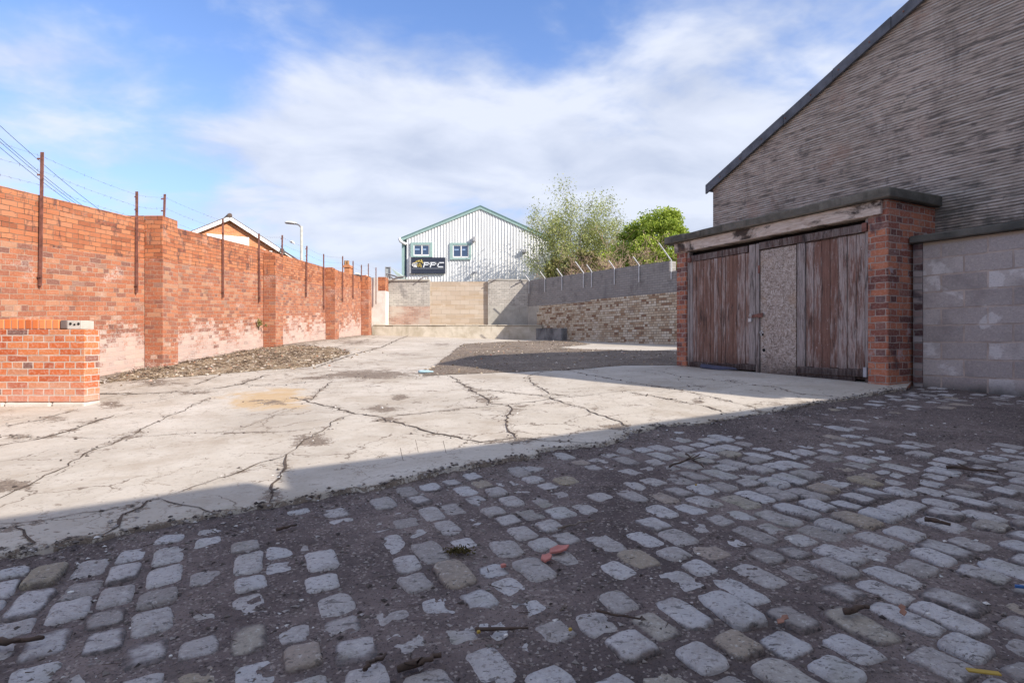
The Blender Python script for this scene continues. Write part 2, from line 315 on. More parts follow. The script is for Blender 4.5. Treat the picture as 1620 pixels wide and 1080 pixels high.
def gable_mat():
    g = NG('gable_render'); uv = g.uv(); x, y = g.sep(uv)[0], g.sep(uv)[1]
    base = g.noise(uv, 1.1, 6, .62, .3); wob = g.noise(g.map(uv, scale=(1.1, .8, 1)), 1.6, 3, .5); wob2 = g.noise(g.map(uv, scale=(1, 1, 1)), 7, 3, .55)
    # combed plaster: broken horizontal ridges about 4 cm apart, each wandering a little
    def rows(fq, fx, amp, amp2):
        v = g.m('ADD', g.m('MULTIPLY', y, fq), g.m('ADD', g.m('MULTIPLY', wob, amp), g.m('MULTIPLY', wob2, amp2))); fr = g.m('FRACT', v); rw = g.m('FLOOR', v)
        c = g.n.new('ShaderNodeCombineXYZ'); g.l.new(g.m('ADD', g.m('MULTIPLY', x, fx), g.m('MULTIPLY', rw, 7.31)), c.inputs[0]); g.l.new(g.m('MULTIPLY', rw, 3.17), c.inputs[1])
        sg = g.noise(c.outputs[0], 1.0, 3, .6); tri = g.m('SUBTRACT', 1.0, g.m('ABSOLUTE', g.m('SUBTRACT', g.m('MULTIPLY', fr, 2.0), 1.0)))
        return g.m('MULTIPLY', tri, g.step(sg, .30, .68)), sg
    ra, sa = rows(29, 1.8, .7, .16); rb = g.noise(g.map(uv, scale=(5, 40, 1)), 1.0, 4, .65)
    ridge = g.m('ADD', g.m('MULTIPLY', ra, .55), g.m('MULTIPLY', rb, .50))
    col = g.ramp(base, [(.25, (.26, .215, .18)), (.45, (.40, .325, .275)), (.6, (.52, .42, .36)), (.8, (.42, .35, .285))])
    col = g.mix(g.step(ridge, .44, .64, 0, .85), col, (.62, .54, .49)); col = g.mix(g.step(ridge, .38, .22, 0, .80), col, (.085, .075, .07))  # highlights on the ridges and shade in the grooves put into the colour
    s = g.noise(g.map(uv, scale=(.9, .5, 1)), 1.3, 7, .72, .25); col = g.mix(g.step(s, .50, .70, 0, .62), col, (.085, .075, .07))
    s3 = g.noise(uv, 5, 6, .7, .3); col = g.mix(g.step(s3, .57, .68, 0, .55), col, (.085, .075, .075))
    pk = g.noise(uv, 1.7, 5, .6); col = g.mix(g.step(pk, .58, .72, 0, .4), col, (.40, .25, .19))
    mo = g.noise(uv, 2.4, 5, .65); lowm = g.m('MULTIPLY', g.step(y, 2.1, 1.2), g.step(mo, .38, .6)); col = g.mix(g.m('MULTIPLY', lowm, .8), col, (.085, .085, .075))
    h = g.m('ADD', ridge, g.m('MULTIPLY', g.noise(uv, 55, 4, .65), .3))
    return g.fin(col, .95, g.bump(h, 1.0, .028), 0, .2)
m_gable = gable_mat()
def render_plain(name, a, b, dark=(.1, .1, .1), drip=.5):
    g = NG(name); uv = g.uv(); n = g.noise(uv, 1.6, 6, .65, .3); col = g.mix(g.step(n, .35, .65), a, b)
    d = g.noise(g.map(uv, scale=(3, .45, 1)), 2.2, 5, .62, .2); col = g.mix(g.step(d, .55, .75, 0, drip), col, dark)
    f = g.noise(uv, 40, 4, .65); col = g.mix(g.step(f, .5, .75, 0, .3), col, dark)
    return g.fin(col, .92, g.bump(g.m('ADD', n, g.m('MULTIPLY', f, .3)), .5, .012), 0, .2)
m_rgrey = render_plain('render_grey', (.34, .325, .29), (.46, .435, .39), (.12, .12, .12), .6)
m_plinth = render_plain('plinth_concrete', (.42, .37, .29), (.58, .53, .45), (.20, .17, .12), .55)
m_kerbdark = render_plain('kerb_black_white', (.10, .10, .105), (.26, .26, .26), (.03, .03, .03), .8)
m_whitewall = render_plain('white_distemper', (.60, .55, .50), (.72, .69, .65), (.42, .27, .20), .5)
m_coping = render_plain('coping_dark', (.07, .068, .062), (.14, .13, .115), (.025, .027, .022), .6)
m_slabroof = render_plain('slab_mossy', (.085, .078, .066), (.21, .19, .16), (.025, .026, .02), .8)
m_foot = render_plain('foot_stone', (.46, .42, .37), (.58, .54, .50), (.2, .17, .14), .4)
# ------------------------------------------------------------------ ground materials
SOILC = ((.088, .068, .066), (.152, .118, .112), (.225, .178, .164))
def soil_mat():
    g = NG('soil'); p = g.pos(); a = g.noise(p, 1.1, 6, .65, .4); b = g.noise(p, 14, 6, .7); c = g.noise(p, 90, 3, .7)
    col = g.ramp(a, [(.34, SOILC[0]), (.5, SOILC[1]), (.64, SOILC[2])])
    col = g.mix(g.step(b, .42, .70, 0, .55), col, (.065, .053, .048))
    v = g.voro(p, 110, 'F1', 'Color'); vs = g.sep(v)[0]
    col = g.mix(g.step(vs, .84, .96, 0, .6), col, (.36, .31, .28)); col = g.mix(g.step(c, .54, .66, 0, .8), col, (.030, .024, .023))
    d = g.voro(p, 110); h = g.m('ADD', g.m('MULTIPLY', b, .8), g.m('ADD', g.m('MULTIPLY', c, .3), g.m('MULTIPLY', d, .25)))
    return g.fin(col, .95, g.bump(h, .9, .014), 0, .2)
m_soil = soil_mat()
def bed_mat():
    g = NG('gritty_bed'); p = g.pos(); a = g.noise(p, .9, 6, .65, .3); b = g.noise(p, 9, 6, .7); v = g.voro(p, 60, 'F1', 'Color'); vs = g.sep(v)[0]; d = g.voro(p, 60)
    col = g.ramp(a, [(.3, (.12, .09, .068)), (.55, (.20, .153, .118)), (.75, (.28, .22, .17))])
    col = g.mix(g.step(b, .45, .7, 0, .45), col, (.09, .07, .055)); col = g.mix(g.step(vs, .72, .95, 0, .6), col, (.40, .36, .31)); col = g.mix(g.step(vs, .2, .05, 0, .5), col, (.05, .04, .035))
    return g.fin(col, .95, g.bump(g.m('ADD', g.m('MULTIPLY', d, .4), b), .8, .02), 0, .2)
m_bed = bed_mat()
def debris_mat():
    g = NG('leafy_debris'); p = g.pos(); a = g.noise(p, 1.6, 6, .68, .4); b = g.noise(p, 18, 6, .7); v = g.voro(p, 75, 'F1', 'Color'); vs = g.sep(v)[0]
    col = g.ramp(a, [(.3, (.22, .15, .09)), (.5, (.34, .245, .155)), (.72, (.46, .36, .25))])
    col = g.mix(g.step(b, .45, .65, 0, .6), col, (.10, .072, .048)); col = g.mix(g.step(vs, .7, .95, 0, .7), col, (.55, .49, .42))
    return g.fin(col, .95, g.bump(g.m('ADD', g.voro(p, 75), b), .8, .02), 0, .2)
m_debris = debris_mat()
def concrete_mat():
    g = NG('yard_concrete'); p = g.pos(); a = g.noise(p, .55, 6, .62, .3); b = g.noise(p, 3.6, 6, .65, .3); c = g.noise(p, 60, 4, .65)
    col = g.ramp(a, [(.28, (.36, .315, .265)), (.5, (.47, .42, .36)), (.72, (.57, .515, .455))])
    col = g.mix(g.step(b, .40, .70, 0, .45), col, (.56, .515, .46)); col = g.mix(g.step(b, .42, .26, 0, .5), col, (.40, .35, .30))
    blot = g.noise(g.map(p, scale=(1, 1.6, 1)), 1.5, 7, .7, .5); col = g.mix(g.step(blot, .53, .66, 0, .45), col, (.36, .30, .24))
    sp = g.voro(p, 70, 'F1', 'Color'); s0 = g.sep(sp)[0]; col = g.mix(g.step(s0, .86, .97, 0, .35), col, (.30, .26, .22))
    col = g.mix(g.step(c, .56, .75, 0, .3), col, (.34, .30, .26))
    fl = g.noise(g.map(p, scale=(1, 1.7, 1), rot=(0, 0, .6)), 11, 5, .72, .3); col = g.mix(g.step(fl, .615, .66, 0, .7), col, (.17, .13, .10))
    vd = g.n.new('ShaderNodeTexVoronoi'); vd.feature = 'DISTANCE_TO_EDGE'; vd.inputs['Scale'].default_value = 1.25; g.l.new(g.vadd(p, g.noise(p, 2.2, 5, .65, 0, True), .42), vd.inputs['Vector']); hc = g.step(g.m('ADD', vd.outputs['Distance'], g.m('MULTIPLY', g.step(g.noise(p, 1.1, 3, .6), .40, .62), .02)), .012, .004)
    col = g.mix(g.m('MULTIPLY', hc, .85), col, (.15, .115, .09))
    vd2 = g.n.new('ShaderNodeTexVoronoi'); vd2.feature = 'DISTANCE_TO_EDGE'; vd2.inputs['Scale'].default_value = 2.9; g.l.new(g.vadd(p, g.noise(p, 4, 5, .7, 0, True), .30), vd2.inputs['Vector']); hc2 = g.m('MULTIPLY', g.step(vd2.outputs['Distance'], .014, .003), g.step(g.noise(p, .9, 4, .65), .44, .54)); col = g.mix(g.m('MULTIPLY', hc2, .65), col, (.20, .155, .12))
    big_ = g.noise(p, .8, 7, .72, .6); col = g.mix(g.step(big_, .48, .66, 0, .5), col, (.32, .26, .20))
    st = g.attr('stain'); n1 = g.noise(p, 6, 5, .65); sm = g.step(g.m('ADD', st, g.m('MULTIPLY', g.m('SUBTRACT', g.noise(p, 2.6, 7, .7, .5), .5), 2.4)), .35, .9)
    col = g.mix(g.m('MULTIPLY', sm, .7), col, (.46, .30, .135))
    di = g.attr('dirt'); n2 = g.noise(p, 4.5, 8, .74, .4); n3 = g.noise(p, 40, 4, .7)
    dm = g.step(g.m('ADD', g.m('ADD', di, g.m('MULTIPLY', g.m('SUBTRACT', n2, .5), 2.6)), g.m('MULTIPLY', g.m('SUBTRACT', n3, .5), 1.5)), .54, .66)
    dcol = g.mix(g.step(n3, .35, .65), (.115, .085, .065), (.24, .19, .15)); col = g.mix(g.m('MULTIPLY', dm, .92), col, dcol)
    h = g.m('ADD', g.m('ADD', g.m('MULTIPLY', b, .5), g.m('MULTIPLY', c, .22)), g.m('MULTIPLY', dm, g.m('MULTIPLY', n3, .6)))
    return g.fin(col, .88, g.bump(h, .6, .012), 0, .25)
m_conc = concrete_mat()
def sett_mat():
    g = NG('sett_stone'); p = g.pos(); r = g.island(); a = g.noise(p, 7, 6, .65, .2); b = g.noise(p, 60, 4, .65)
    col = g.ramp(r, [(0, (.28, .25, .235)), (.3, (.39, .36, .35)), (.6, (.47, .445, .445)), (.85, (.43, .415, .42)), (.93, (.30, .25, .18)), (1, (.33, .27, .23))])
    col = g.mix(g.step(a, .45, .68, 0, .5), col, (.24, .21, .19)); col = g.mix(g.step(b, .54, .68, 0, .65), col, (.17, .145, .13)); col = g.mix(g.step(b, .45, .30, 0, .55), col, (.60, .57, .54))
    d = g.noise(g.map(p, rot=(0, 0, .8), scale=(1, 2.2, 1)), 17, 5, .7, .4); d2 = g.noise(g.map(p, rot=(0, 0, -.6), scale=(1, 1.8, 1)), 45, 4, .7, .3)
    col = g.mix(g.step(d, .585, .63, 0, .65), col, (.06, .05, .046)); col = g.mix(g.step(d2, .61, .66, 0, .8), col, (.06, .05, .044))
    li = g.noise(p, 2.2, 4, .6); col = g.mix(g.step(li, .56, .7, 0, .35), col, (.20, .20, .13))
    rim = g.attr('rim'); big = g.noise(p, 9, 5, .65, .3); lo = g.noise(p, 1.3, 4, .6)
    sm = g.m('ADD', g.m('ADD', rim, g.m('MULTIPLY', g.m('SUBTRACT', big, .5), 1.25)), g.m('MULTIPLY', g.m('SUBTRACT', lo, .5), .8))
    smask = g.step(sm, .66, 1.02); sc = g.mix(g.step(b, .4, .6), (.066, .053, .052), (.165, .132, .124)); col = g.mix(g.m('MULTIPLY', smask, .9), col, sc)
    return g.fin(col, .8, g.bump(g.m('ADD', a, g.m('ADD', g.m('MULTIPLY', b, .6), g.m('MULTIPLY', d2, -.5))), 1.0, .014), 0, .35)
m_sett = sett_mat()
m_far = plain('far_ground', (.16, .15, .11), .95, scale=.4)
m_crack = plain('crack_soil', (.085, .062, .048), .95, scale=30, bump=.6, var=.3)
# ------------------------------------------------------------------ timber, metal, paint
def door_wood(name, paint, bare, cov=.5, dark=(.05, .035, .03)):
    g = NG(name); uv = g.uv(); st = g.map(uv, scale=(1, .07, 1)); st2 = g.map(uv, scale=(1, .22, 1)); r = g.island()
    gr = g.noise(st, 60, 5, .65, .3); pe = g.noise(g.map(uv, scale=(1, .10, 1)), 34, 7, .75, .4); big = g.noise(g.map(uv, scale=(1, .4, 1)), 4, 4, .6)
    b = g.mix(g.step(gr, .3, .7), tuple(x*.6 for x in bare), bare); pc = g.mix(g.step(gr, .3, .7), tuple(x*.6 for x in paint), paint)
    th = g.m('ADD', g.m('ADD', pe, g.m('MULTIPLY', g.m('SUBTRACT', r, .5), .22)), g.m('MULTIPLY', g.m('SUBTRACT', big, .5), .5))
    col = g.mix(g.step(th, cov-.09, cov+.12), pc, b)
    fl = g.noise(g.map(uv, scale=(1, .35, 1)), 48, 4, .7); col = g.mix(g.step(fl, .62, .68, 0, .55), col, (.55, .50, .49))
    dk = g.noise(g.map(uv, scale=(1, .12, 1)), 14, 6, .72, .3); col = g.mix(g.step(dk, .54, .66, 0, .8), col, dark)
    y = g.sep(uv)[1]; col = g.mix(g.m('MULTIPLY', g.step(g.m('ADD', y, g.m('MULTIPLY', pe, .6)), .20, -.20), .75), col, dark)
    return g.fin(col, .85, g.bump(g.m('ADD', gr, g.m('MULTIPLY', pe, .6)), .7, .006), 0, .25)
m_door = door_wood('door_paint_peeling', (.26, .145, .11), (.44, .355, .325), .56)
m_door2 = door_wood('door_paint_worn', (.245, .13, .10), (.46, .38, .35), .55)
m_frame = door_wood('frame_timber_grey', (.18, .125, .11), (.40, .34, .32), .47)
m_rail = door_wood('rail_timber_dark', (.11, .062, .052), (.23, .185, .17), .56, (.02, .015, .015))
def lintel_mat():
    g = NG('lintel_timber'); uv = g.uv(); gr = g.noise(g.map(uv, scale=(.12, 1, 1)), 45, 5, .65, .3); a = g.noise(g.map(uv, scale=(.6, 1, 1)), 2.6, 6, .68, .5)
    col = g.mix(g.step(gr, .3, .7), (.46, .36, .29), (.66, .56, .49)); col = g.mix(g.step(a, .50, .62, 0, .95), col, (.035, .025, .022))
    br = g.noise(g.map(uv, scale=(.4, 1, 1)), 6, 5, .65); col = g.mix(g.step(br, .52, .66, 0, .6), col, (.20, .11, .07))
    return g.fin(col, .85, g.bump(gr, .6, .006), 0, .25)
m_lintel = lintel_mat()
def osb_mat():
    g = NG('osb_weathered'); uv = g.uv(); w = g.noise(uv, 6, 3, .6, 0, True); u = g.vadd(uv, w, .10)
    v1 = g.voro(g.map(u, scale=(1, .42, 1), rot=(0, 0, .35)), 88, 'F1', 'Color'); v2 = g.voro(g.map(u, scale=(.45, 1, 1), rot=(0, 0, -.5)), 76, 'F1', 'Color'); k = g.step(g.noise(uv, 9, 3, .6), .44, .56)
    a = g.mix(k, g.sep(v1)[0], g.sep(v2)[1])
    col = g.ramp(a, [(0, (.19, .15, .125)), (.25, (.33, .265, .225)), (.55, (.43, .355, .31)), (.8, (.50, .425, .38)), (1, (.58, .51, .47))])
    e = g.noise(u, 70, 4, .7); col = g.mix(g.step(e, .56, .70, 0, .5), col, (.12, .09, .08)); t = g.noise(uv, 3, 4, .6); col = g.mix(g.step(t, .52, .7, 0, .4), col, (.40, .26, .16))
    y = g.sep(uv)[1]; col = g.mix(g.m('MULTIPLY', g.step(g.m('ADD', y, g.m('MULTIPLY', t, .35)), 0, -.3), .75), col, (.05, .04, .038))
    h = g.sep(v1)[2]; return g.fin(col, .9, g.bump(g.m('ADD', g.mix(k, h, g.sep(v2)[0]), e), .8, .006), 0, .2)
m_osb = osb_mat()
m_black = plain('dark_inside', (.012, .011, .011), .95)
m_rust = plain('rusty_iron', (.21, .095, .075), .85, .2, .35, 12, .4)
m_wire = plain('wire_grey', (.24, .22, .22), .6, .5)
m_cable = plain('cable_black', (.02, .02, .022), .6)
m_galv = plain('galvanised', (.55, .55, .55), .5, .3, .15)
m_galvdull = plain('galvanised_dull', (.38, .38, .40), .6, .2, .2)
m_white = plain('white_paint', (.80, .80, .79), .5, 0, .05)
m_upvc = plain('white_plastic', (.80, .80, .80), .35, 0, .03)
m_teal = plain('teal_trim', (.30, .43, .41), .5, 0, .08)
m_teald = plain('teal_trim_dark', (.13, .22, .22), .5, 0, .1)
m_clad = plain('white_cladding', (.72, .725, .73), .5, 0, .09, 1.6, streak=(2.5, 2.5, .35))
m_lead = plain('verge_grey', (.105, .108, .125), .7, .0, .3, 5, .3)
m_slate = plain('roof_slate', (.075, .07, .072), .7, 0, .3, 9, .3)
m_tile = plain('roof_tile_brown', (.11, .075, .062), .8, 0, .3, 8, .3)
m_sign = plain('sign_navy', (.030, .036, .060), .4, 0, .08)
m_letter = plain('sign_silver', (.72, .74, .78), .35, 0, .03)
m_gold = plain('sign_gold', (.52, .40, .12), .4, 0, .08)
m_signwhite = plain('sign_white', (.82, .82, .82), .4, 0, .03)
m_dim = plain('sign_small_grey', (.30, .32, .36), .4, 0, .03)
def glass_mat():
    g = NG('window_glass'); g.bsdf.inputs['Base Color'].default_value = (.035, .07, .15, 1); g.bsdf.inputs['Roughness'].default_value = .04; g.bsdf.inputs['Specular IOR Level'].default_value = .9; return g.mat
m_glass = glass_mat()
m_blind = plain('blind_pale', (.30, .42, .62), .6)
m_conpole = plain('pole_concrete', (.42, .41, .37), .85, 0, .15, 5)
m_lamp = plain('lamp_head_white', (.78, .78, .78), .4, 0, .04)
m_bark = plain('bark_grey', (.16, .125, .09), .9, 0, .25, 8)
m_twig = plain('twig_brown', (.075, .05, .038), .9, 0, .3, 20)
m_dry = plain('dry_stem', (.36, .245, .185), .9, 0, .25, 3)
m_chip = plain('white_chip', (.62, .60, .57), .8, 0, .15, 20)
m_pink = plain('broken_brick_pink', (.42, .165, .14), .9, 0, .2, 12, .4)
m_yellow = plain('yellow_scrap', (.42, .28, .05), .6, 0, .15)
m_blue = plain('blue_scrap', (.04, .12, .32), .45)
m_ltblue = plain('pale_blue_plastic', (.36, .52, .60), .35)
m_tarp = plain('dark_blue_sheet', (.045, .048, .085), .5, 0, .25, 8)
m_dleaf = plain('dead_leaf', (.26, .13, .09), .8, 0, .25, 20)
m_moss = plain('moss', (.085, .065, .018), .95, 0, .35, 60, .8)
m_shade_block = render_plain('shade_block_render', (.66, .62, .55), (.76, .72, .65), (.4, .37, .32), .3)  # invented pale render of the added block, bounces light onto the shaded cobbles
def leaf_mat(name, stops, tr=.35):
    g = NG(name); r = g.island(); c = g.ramp(r, stops); g.fin(c, .6, None, 0, .3)
    t = g.n.new('ShaderNodeBsdfTranslucent'); g.l.new(c, t.inputs[0]); mx = g.n.new('ShaderNodeMixShader'); mx.inputs[0].default_value = tr
    g.l.new(g.bsdf.outputs[0], mx.inputs[1]); g.l.new(t.outputs[0], mx.inputs[2]); g.l.new(mx.outputs[0], g.out.inputs['Surface']); return g.mat
m_leafA = leaf_mat('leaf_new_pale', [(0, (.25, .29, .08)), (.5, (.37, .41, .14)), (1, (.48, .47, .22))])
m_leafB = leaf_mat('leaf_green', [(0, (.17, .24, .025)), (.5, (.33, .43, .055)), (1, (.48, .54, .11))])
m_leafC = leaf_mat('leaf_olive', [(0, (.12, .13, .035)), (.5, (.20, .20, .06)), (1, (.28, .25, .09))])
m_leafD = leaf_mat('leaf_dry_pink', [(0, (.24, .155, .115)), (.6, (.36, .25, .19)), (1, (.30, .28, .13))], .2)
m_strip = [m_chip]
# ================================================================== GROUND
def subdiv(pts, step, jit, seed=0, closed=False):
    rnd = random.Random(seed); out = []
    n = len(pts)
    for i in range(n if closed else n-1):
        a = Vector((*pts[i][:2], 0)); b = Vector((*pts[(i+1) % n][:2], 0)); L = (b-a).length; k = max(1, int(L/step))
        nn = Vector((-(b-a).y, (b-a).x, 0)); nn = nn.normalized() if nn.length else nn
        off = 0
        for j in range(k):
            t = j/k; off = off*.55+rnd.uniform(-jit, jit)
            w = math.sin(math.pi*t)**.5 if 0 < t < 1 else 0
            p = a.lerp(b, t)+nn*off*w
            out.append((p.x, p.y))
    if not closed: out.append(tuple(pts[-1][:2]))
    return out
def inside(P, poly):
    x, y = P[:, 0], P[:, 1]; r = np.zeros(len(P), bool); n = len(poly)
    for i in range(n):
        x0, y0 = poly[i]; x1, y1 = poly[(i+1) % n]
        if y0 == y1: continue
        c = ((y0 > y) != (y1 > y)) & (x < (x1-x0)*(y-y0)/(y1-y0)+x0); r ^= c
    return r
def polydist(P, poly, closed=True):
    d = np.full(len(P), 1e9); n = len(poly)
    for i in range(n if closed else n-1):
        a = np.array(poly[i]); b = np.array(poly[(i+1) % n]); ab = b-a; L2 = (ab**2).sum()+1e-12
        t = np.clip(((P-a)@ab)/L2, 0, 1); q = a+t[:, None]*ab; d = np.minimum(d, np.hypot(*(P-q).T))
    return d
EDGE_PX = [(0,887),(26,881),(70,878),(120,862),(165,857),(240,842),(290,832),(337,823),(380,815),(426,808),(500,793),(560,780),(600,776),(634,766),(702,749),(770,739),(822,729),(851,727),
           (848,718),(873,714),(953,708),(985,698),(996,688),(1030,684),(1046,678),(1115,675),(1160,667),(1210,658),(1260,649),(1318,638),(1370,629),(1406,622),(1434,618)]
edge = [gp(*p) for p in EDGE_PX]
e0, e1 = Vector((*edge[3], 0)), Vector((*edge[0], 0)); ext = e1+(e1-e0).normalized()*4.3
edge_w = subdiv([(ext.x, ext.y)]+edge, .05, .018, 3)
conc_poly = edge_w+[(4.75, 6.75), (6.5, 9.0), (9, 12), (9, 27.2), (-7.2, 27.2), (-7.2, ext.y)]
def fbm(x, y, s, o=3, z=0.):
    return mn.fractal(Vector((x*s, y*s, z)), 1.0, 2.0, o)
def zc(x, y): return .032+.006*mn.noise(Vector((x*.8, y*.8, 3)))
CRACKS = [  # (points in the photograph's pixels, width m)
 ([(-40,822),(0,797),(65,765),(130,729),(194,700),(259,668),(333,633)], .020), ([(-30,688),(0,679),(69,668),(117,653)], .022), ([(-30,718),(0,711),(52,703),(86,694),(143,674),(181,661)], .035),
 ([(86,698),(138,700),(203,699),(302,691),(415,690),(475,686),(510,681)], .012), ([(255,796),(328,772),(367,760),(432,735),(454,726),(471,713),(514,685),(523,674),(557,661),(575,661)], .021),
 ([(454,726),(452,746),(441,767),(432,789),(426,806)], .030), ([(458,633),(497,642),(562,660),(596,664),(627,674),(665,685),(702,693),(732,701),(760,706),(783,703),(817,698)], .040),
 ([(488,640),(500,628),(525,607)], .03), ([(622,664),(700,656)], .02), ([(610,666),(668,659),(736,651),(777,648),(805,645),(858,638),(889,633),(940,628),(990,621)], .024),
 ([(712,598),(736,613),(746,621),(760,630),(773,637),(780,644),(805,645),(804,662),(800,676),(805,689),(817,700)], .040), ([(749,620),(790,623),(838,629),(858,631),(872,635),(906,647),(933,657),(963,667),(992,680)], .034),
 ([(834,600),(844,610),(861,621),(868,627),(906,633)], .03), ([(834,600),(858,591)], .02), ([(899,590),(967,603),(1024,613),(1075,621),(1150,638),(1200,652)], .022),
 ([(990,623),(1041,633),(1082,642),(1123,650),(1150,660)], .026), ([(22,845),(39,858),(56,871),(24,878)], .035), ([(164,857),(194,824),(233,802),(255,797)], .032), ([(255,799),(285,808),(315,813),(337,822)], .026),
 ([(0,839),(65,834),(130,821),(194,811),(242,799)], .016), ([(307,612),(341,599),(363,592)], .03), ([(341,618),(380,612),(419,597)], .07), ([(385,613),(432,614),(497,607)], .03),
 ([(158,627),(216,627),(298,623)], .09), ([(1040,590),(1067,598),(1107,602),(1150,607),(1197,610)], .02), ([(1190,613),(1227,617),(1260,627),(1330,634)], .02),
 ([(646,532),(604,551),(555,564),(500,584)], .09), ([(817,698),(870,704),(950,707)], .03), ([(160,643),(230,640),(300,628)], .02), ([(340,700),(420,668),(470,650)], .008),
 ([(735,545),(672,597)], .06), ([(600,533),(560,545),(470,566)], .05), ([(1030,612),(1060,618),(1110,614)], .015)]
crack_w = [(subdiv([gp(*p) for p in c], .07, .028, 11+i), w) for i, (c, w) in enumerate(CRACKS)]
def cdt(outline, inner):
    n = len(outline); vs = [Vector(p) for p in outline]+[Vector(p) for p in inner]
    ed = [(i, (i+1) % n) for i in range(n)]
    r = delaunay_2d_cdt(vs, ed, [list(range(n))], 1, 1e-5)
    return [(v.x, v.y) for v in r[0]], [tuple(f) for f in r[2]]
def grid_in(poly, sp, y0, y1, x0, x1, marg=.02, seed=1):
    r = np.random.RandomState(seed); X, Y = np.meshgrid(np.arange(x0, x1, sp), np.arange(y0, y1, sp)); P = np.stack([X.ravel(), Y.ravel()], 1); P += r.uniform(-.3, .3, P.shape)*sp
    P = P[inside(P, poly)]; return P[polydist(P, poly) > max(marg, sp*.3)]
# --- concrete yard
_in = np.concatenate([grid_in(conc_poly, .09, 1, 9, -7, 7), grid_in(conc_poly, .28, 9, 27, -7, 9)])
cv, cf = cdt(conc_poly, _in)
CV = np.array(cv); CZ = GA(CV[:, 0], CV[:, 1])+np.array([zc(*p) for p in cv])
vs = [(x, y, z) for (x, y), z in zip(cv, CZ)]
n0 = len(vs); oi = {}
for i, p in enumerate(edge_w): oi[i] = len(vs); vs.append((p[0], p[1]-.0, G(*p)-.12))
key = {(round(x, 4), round(y, 4)): i for i, (x, y) in enumerate(cv)}
fs = list(cf)
for i in range(len(edge_w)-1):
    a = key.get((round(edge_w[i][0], 4), round(edge_w[i][1], 4))); b = key.get((round(edge_w[i+1][0], 4), round(edge_w[i+1][1], 4)))
    if a is not None and b is not None: fs.append((a, oi[i], oi[i+1], b))
me = bpy.data.meshes.new('concrete_yard'); me.from_pydata(vs, [], fs); me.materials.append(m_conc)
DIRT = [(496,697,34,12,1),(612,664,26,6,1),(603,646,34,8,.9),(15,768,34,12,1.2),(632,628,18,6,.9),(770,630,30,7,.9),(825,697,28,6,1),(115,712,28,5,.8),(165,710,30,4,.8),(60,720,30,5,.7),(590,592,110,9,.95),(500,598,60,5,.8),
        (700,545,45,4,.6),(810,533,60,3,.6),(600,720,18,6,.8),(430,636,40,6,.75),(1103,634,10,7,.8),(240,605,60,8,.8),(300,620,50,6,.7),(180,640,30,10,.8),(560,541,60,5,.7),(640,560,40,4,.6),(900,585,60,4,.5),(1010,540,60,4,.5),
        (1150,602,30,5,.7),(1040,640,20,3,.5),(965,676,40,6,.8),(890,712,60,5,.8),(1180,650,40,5,.6),(1300,634,60,4,.6),(40,690,60,5,.8),(200,688,40,5,.6),(90,665,60,8,.5),(270,660,30,5,.5),(680,700,20,5,.4),(925,560,40,4,.7),(1220,640,60,6,.5)]
PX = CX+FP*CV[:, 0]/CV[:, 1]; PY = CY-FP*CZ/CV[:, 1]
di = np.zeros(len(cv))
for (x, y, rx, ry, s) in DIRT: di = np.maximum(di, s*np.clip(1.15-np.hypot((PX-x)/rx, (PY-y)/ry)*.75, 0, 1))
dcr = np.full(len(cv), 9.)
for pl, w in crack_w: dcr = np.minimum(dcr, polydist(CV, pl, False)-w)
di = np.maximum(di, .52*np.clip(1-dcr/.07, 0, 1)); ded = polydist(CV, edge_w, False); di = np.maximum(di, .60*np.clip(1-ded/.09, 0, 1)); di = np.maximum(di, .85*np.clip(1-(CV[:, 0]+6.53)/1.6, 0, 1)); di = np.maximum(di, .5*np.clip((CV[:, 1]-23.5)/3, 0, 1)*(CV[:, 0] < -1.0))
mid_ = .46*np.exp(-((PX-520)/190)**2-((PY-590)/26)**2)+.34*np.exp(-((PX-850)/260)**2-((PY-640)/40)**2); di = np.maximum(di, mid_)
st = np.clip(1.2-np.hypot((PX-425)/100, (PY-632)/24), 0, 1)
for nm, arr in (('dirt', di), ('stain', st)):
    a = me.attributes.new(nm, 'FLOAT', 'POINT'); a.data.foreach_set('value', np.concatenate([arr, np.full(len(vs)-len(arr), .6 if nm == 'dirt' else 0)]))
me.polygons.foreach_set('use_smooth', [True]*len(me.polygons))
conc = link(bpy.data.objects.new('concrete_yard', me)); conc['kind'] = 'structure'
# --- soil in the cracks
mb = MB()
for k, (pl, w) in enumerate(crack_w):
    rnd = random.Random(k); L = []; R = []
    n = len(pl)
    for i, p in enumerate(pl):
        a = Vector((*pl[max(i-1, 0)], 0)); b = Vector((*pl[min(i+1, n-1)], 0)); d = (b-a); nn = Vector((-d.y, d.x, 0)).normalized()
        ww = w*.22*rnd.uniform(.35, 1.45)*(min(1, (i+.6)/3, (n-i-.4)/3)**.5); z = G(*p)+zc(*p)+.004
        L.append((p[0]+nn.x*ww, p[1]+nn.y*ww, z)); R.append((p[0]-nn.x*ww, p[1]-nn.y*ww, z))
    mb.add(L+R, [(i, i+1, n+i+1, n+i) for i in range(n-1)])
o = mb.build('crack_soil', m_crack); o['kind'] = 'stuff'; tag(o, 'dark soil packed into the cracks of the pale concrete yard', 'soil')
